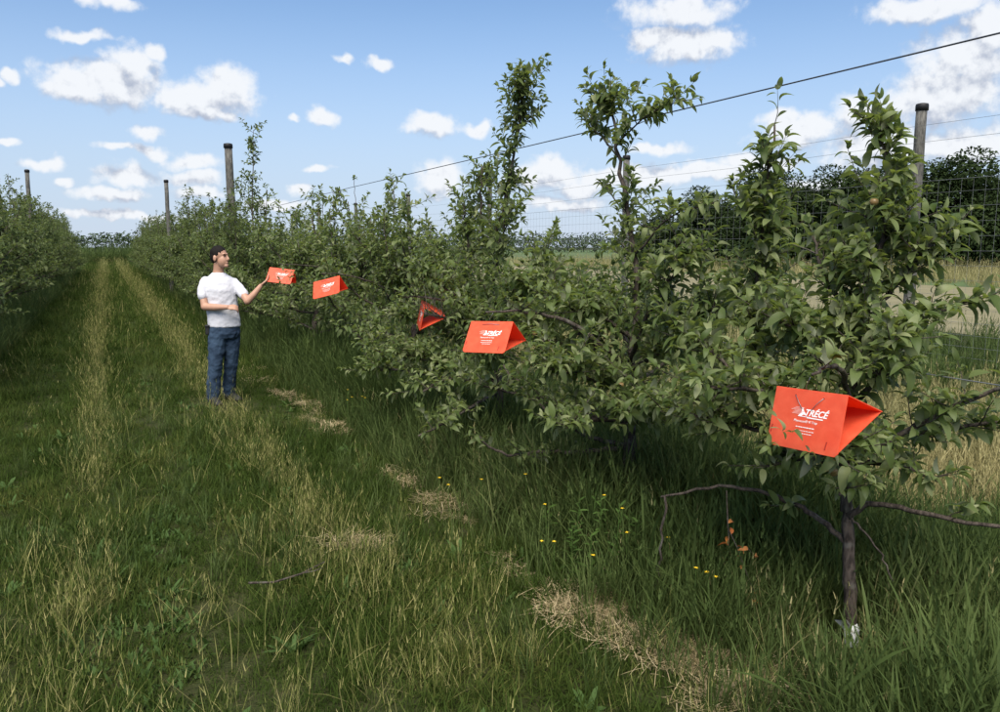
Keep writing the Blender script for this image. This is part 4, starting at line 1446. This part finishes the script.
def tree_line(name, r0, a0, a1, step, h, label, seed):
    """far-off wood that reads as one mass"""
    r = random.Random(seed)
    p = Plant(seed, (.7, 1.25))
    a = a0
    while a < a1:
        d = r0 * r.uniform(.95, 1.1)
        c = Vector((math.sin(math.radians(a)) * d, math.cos(math.radians(a)) * d, 0))
        hh = h * r.uniform(.7, 1.15)
        for k in range(190):
            q = c + Vector((r.gauss(0, 2.6), r.gauss(0, 2.6), hh * r.random() ** .7))
            p.leaf(q, (r.gauss(0, 1), r.gauss(0, 1), r.gauss(0, .5)))
        a += step * r.uniform(.7, 1.3)
    o = link(bpy.data.objects.new(name, leaves_mesh(name, p.leaves, LEAF_MID, M_FAR_LEAF)))
    return tag(o, label, 'wood', kind='stuff')


tree_line('far_wood', 260, -16, 75, .55, 5.6, 'low line of distant trees along the horizon', 41)

# ------------------------------------------------------------------ the man
M_SKIN = plain('skin', (.42, .235, .16), .5, 0, .10, 40)
M_SHIRT = plain('white_cotton', (.56, .56, .60), .85, 0, .04, 20)
M_JEANS, N = mat('blue_denim')
tcn = N.n('ShaderNodeTexCoord')
a = N.noise(tcn.outputs['Object'], 5, 4, .6)
b = N.noise(tcn.outputs['Object'], 260, 2, .6)
cc = N.mix(N.smooth(a, .3, .7), (.014, .027, .052), (.034, .060, .10))
cc = N.mix(N.smooth(b, .4, .7, 0, .35), cc, (.055, .085, .125))
finish(N, N.n('ShaderNodeBsdfPrincipled', {'Base Color': cc, 'Roughness': .9, 'Specular IOR Level': .2}).outputs[0])
M_HAIR = plain('dark_hair', (.010, .008, .007), .75, 0, .4, 120, .3, .15)
M_SHOE = plain('dark_shoe', (.018, .018, .02), .7)
M_EYE = plain('eye', (.09, .06, .05), .4)
M_LIP = plain('lips', (.30, .14, .10), .5)


def ellipsoid(b, c, r, M=None, seg=14, rings=9):
    vs, fs = [], []
    for i in range(rings + 1):
        th = math.pi * i / rings
        for k in range(seg):
            ph = 2 * math.pi * k / seg
            p = Vector((c[0] + r[0] * math.sin(th) * math.cos(ph), c[1] + r[1] * math.sin(th) * math.sin(ph), c[2] + r[2] * math.cos(th)))
            vs.append(M @ p if M else p)
    for i in range(rings):
        for k in range(seg):
            k2 = (k + 1) % seg
            fs.append((i * seg + k, (i + 1) * seg + k, (i + 1) * seg + k2, i * seg + k2))
    b.add(vs, fs)


def rings(b, secs, seg=18):
    """closed loft through horizontal ellipses (x, y, z, rx, ry)"""
    vs, fs = [], []
    for (x, y, z, rx, ry) in secs:
        for k in range(seg):
            t = 2 * math.pi * k / seg
            vs.append((x + rx * math.cos(t), y + ry * math.sin(t), z))
    n = len(secs)
    for i in range(n - 1):
        for k in range(seg):
            k2 = (k + 1) % seg
            fs.append((i * seg + k, i * seg + k2, (i + 1) * seg + k2, (i + 1) * seg + k))
    fs.append(tuple(range(seg - 1, -1, -1)))
    fs.append(tuple((n - 1) * seg + k for k in range(seg)))
    b.add(vs, fs)


def chain(b, pts, rad, seg=12):
    b.tube(pts, rad, seg)
    for p, r in zip(pts, rad if hasattr(rad, '__len__') else [rad] * len(pts)):
        ellipsoid(b, p, (r, r, r), None, seg, 7)


def skin_up(o, voxel, smooth=6, disp=0.0, size=.08):
    md = o.modifiers.new('remesh', 'REMESH')
    md.mode = 'VOXEL'
    md.voxel_size = voxel
    md.use_smooth_shade = True
    if smooth:
        md = o.modifiers.new('smooth', 'SMOOTH')
        md.factor = .5
        md.iterations = smooth
    if disp:
        tx = bpy.data.textures.new(o.name + '_folds', 'CLOUDS')
        tx.noise_scale = size
        tx.noise_depth = 2
        md = o.modifiers.new('folds', 'DISPLACE')
        md.texture = tx
        md.strength = disp
        md.mid_level = .5
    return o


# local axes: x to the man's left as he stands (picture right), y away from the lane's near end, z up
man = empty('person', (1.08, 9.40, 0), (0, 0, math.radians(-6.5)))
man.scale = (1.0, 1.0, 1.02)
tag(man, 'man in white t-shirt and blue jeans reaching out to touch an orange trap', 'person')
HEAD = Matrix.Translation((.058, -.02, 1.610)) @ Matrix.Rotation(math.radians(52), 4, 'Z') @ Matrix.Rotation(math.radians(-4), 4, 'X')
b = MB()
ellipsoid(b, (0, .014, .030), (.073, .094, .088), HEAD, 20, 14)
ellipsoid(b, (0, -.030, -.042), (.058, .064, .078), HEAD, 18, 12)
ellipsoid(b, (0, -.072, -.100), (.028, .024, .022), HEAD)
ellipsoid(b, (0, -.080, .022), (.046, .015, .011), HEAD)
for s in (-1, 1):
    ellipsoid(b, (s * .076, .014, -.016), (.011, .021, .033), HEAD)
b.tube([HEAD @ Vector(p) for p in [(0, -.088, .016), (0, -.101, -.008), (0, -.112, -.032), (0, -.098, -.044)]], [.007, .009, .013, .011], 8)
ellipsoid(b, (0, -.084, -.070), (.022, .013, .014), HEAD)
chain(b, [(.045, .0, 1.55), (.038, .012, 1.47), (.035, .02, 1.40)], [.056, .056, .07], 14)
rings(b, [(.07, .02, .80, .14, .10), (.06, .02, .95, .145, .10), (.05, .02, 1.15, .155, .105), (.045, .02, 1.30, .16, .10), (.04, .02, 1.40, .09, .08)])
# his right arm (picture left), bent across the belly
SHR, ELR, WRR = (-.125, .02, 1.345), (-.125, -.06, 1.075), (.105, -.205, 1.075)
chain(b, [SHR, (-.135, -.01, 1.21), ELR], [.040, .044, .040])
chain(b, [ELR, (-.02, -.13, 1.072), WRR], [.042, .038, .027])
# his left arm (picture right), held out to the trap
SHL, ELL, WRL = (.215, .02, 1.325), (.325, -.17, 1.135), (.470, -.19, 1.295)
chain(b, [SHL, (.27, -.08, 1.23), ELL], [.040, .044, .040])
chain(b, [ELL, (.395, -.185, 1.205), WRL], [.042, .036, .026])


def hand(b, wrist, direction, palm_normal, curl, thumb_side, length=.18):
    d = Vector(direction).normalized()
    n = Vector(palm_normal)
    n = (n - d * n.dot(d)).normalized()
    s = d.cross(n)
    w = Vector(wrist)
    M = Matrix(((s.x, d.x, n.x, w.x), (s.y, d.y, n.y, w.y), (s.z, d.z, n.z, w.z), (0, 0, 0, 1)))
    ellipsoid(b, (0, .048, 0), (.040, .056, .016), M, 12, 8)
    ellipsoid(b, (0, .01, 0), (.028, .03, .018), M, 12, 8)
    for k, (x, l) in enumerate([(-.030, .060), (-.011, .074), (.010, .080), (.030, .072)]):
        x *= thumb_side
        p = Vector((x, .088, 0))
        a = 0
        pts = [Vector((x * .9, .06, 0)), p]
        for j in range(3):
            a += curl * (1 + .08 * k)
            p = p + Vector((0, math.cos(a), math.sin(a))) * (l / 3)
            pts.append(p)
        chain(b, [M @ q for q in pts], [.0095, .0095, .009, .0085, .0075], 8)
    t = thumb_side
    chain(b, [M @ Vector(q) for q in [(.022 * t, .025, .004), (.045 * t, .050, .014), (.052 * t, .078, .022), (.046 * t, .100, .030)]], [.013, .012, .0105, .009], 8)


hand(b, WRR, (1, -.12, -.05), (0, .55, -.6), .55, 1)
hand(b, WRL, (.80, .02, .62), (-.5, .3, .75), .30, -1)
skin_up(b.build('body', M_SKIN, man), .0055, 4)

h = MB()
ellipsoid(h, (0, .019, .036), (.0762, .0965, .0885), None, 36, 26)
vs = []
for v in h.v:
    x, y, z = v
    front = max(0, min(1, (-y - .01) / .08))
    line = -.05 + .142 * front + (.03 if y < .03 and abs(x) > .05 else 0)
    if z < line:
        k = .90
        x, y, z = x * k, (y - .02) * k + .02, (z - .04) * k + .04
    else:
        q = 1 + .02 * math.sin(90 * x + 40 * z) * math.sin(70 * y)
        x, y, z = x * q, y * q, z * q
    vs.append(tuple(HEAD @ Vector((x, y, z))))
h.v = vs
ellipsoid(h, (0, .050, -.010), (.066, .062, .070), HEAD, 20, 14)
for s_ in (-1, 1):
    ellipsoid(h, (s_ * .050, .040, .010), (.026, .040, .052), HEAD, 12, 10)
h.build('hair', M_HAIR, man)
for s in (-1, 1):
    e = MB()
    ellipsoid(e, (s * .030, -.082, .002), (.010, .008, .0045), HEAD, 10, 6)
    e.build('eye', M_EYE, man)
    e = MB()
    e.tube([HEAD @ Vector(p) for p in [(s * .012, -.101, .020), (s * .030, -.097, .026), (s * .050, -.080, .020)]], [.0025, .0035, .002], 6)
    e.build('eyebrow', M_HAIR, man)
e = MB()
e.tube([HEAD @ Vector(p) for p in [(-.015, -.092, -.071), (0, -.0965, -.070), (.015, -.092, -.071)]], [.0015, .0028, .0015], 6)
e.build('mouth', M_LIP, man)

# t-shirt
b = MB()
rings(b, [(.074, .02, .842, .178, .125), (.072, .02, .90, .177, .125), (.064, .018, 1.02, .170, .120), (.056, .015, 1.15, .172, .124), (.050, .012, 1.25, .178, .126),
          (.046, .016, 1.33, .182, .110), (.044, .018, 1.37, .160, .098), (.043, .02, 1.40, .115, .086), (.040, .018, 1.425, .085, .078), (.040, .016, 1.440, .068, .070)], 24)
chain(b, [(-.105, .02, 1.345), (-.135, .0, 1.27), (-.140, -.02, 1.195)], [.058, .058, .060], 14)
chain(b, [(.195, .02, 1.325), (.245, -.035, 1.265), (.285, -.10, 1.205)], [.058, .057, .058], 14)
skin_up(b.build('t_shirt', M_SHIRT, man), .008, 14, .016, .07)

# jeans
b = MB()
rings(b, [(.072, .02, .93, .145, .10), (.072, .02, .86, .158, .110), (.070, .022, .78, .176, .125), (.066, .03, .72, .165, .115)], 22)
chain(b, [(-.005, .01, .80), (-.020, -.01, .62), (-.040, -.03, .47), (-.062, -.015, .27), (-.080, -.01, .085)], [.100, .094, .078, .075, .080], 16)
chain(b, [(.140, .05, .80), (.138, .07, .62), (.130, .08, .48), (.108, .14, .27), (.088, .19, .085)], [.100, .092, .076, .073, .078], 16)
skin_up(b.build('jeans', M_JEANS, man), .009, 3, .026, .055)

for (x, y, a) in ((-.088, -.03, 25), (.098, .17, 40)):
    b = MB()
    M = Matrix.Translation((x, y, 0)) @ Matrix.Rotation(math.radians(a), 4, 'Z')
    ellipsoid(b, (0, -.02, .045), (.048, .11, .045), M, 16, 8)
    ellipsoid(b, (0, -.10, .032), (.045, .075, .030), M, 16, 8)
    b.box((0, -.05, .012), (.085, .25, .020), M)
    skin_up(b.build('shoe', M_SHOE, man), .008, 3)
b = MB()
b.box((-.108, .0, .815), (.045, .075, .10))
b.box((-.110, -.03, .865), (.05, .03, .02))
skin_up(b.build('holster', M_POSTCAP, man), .008, 2)
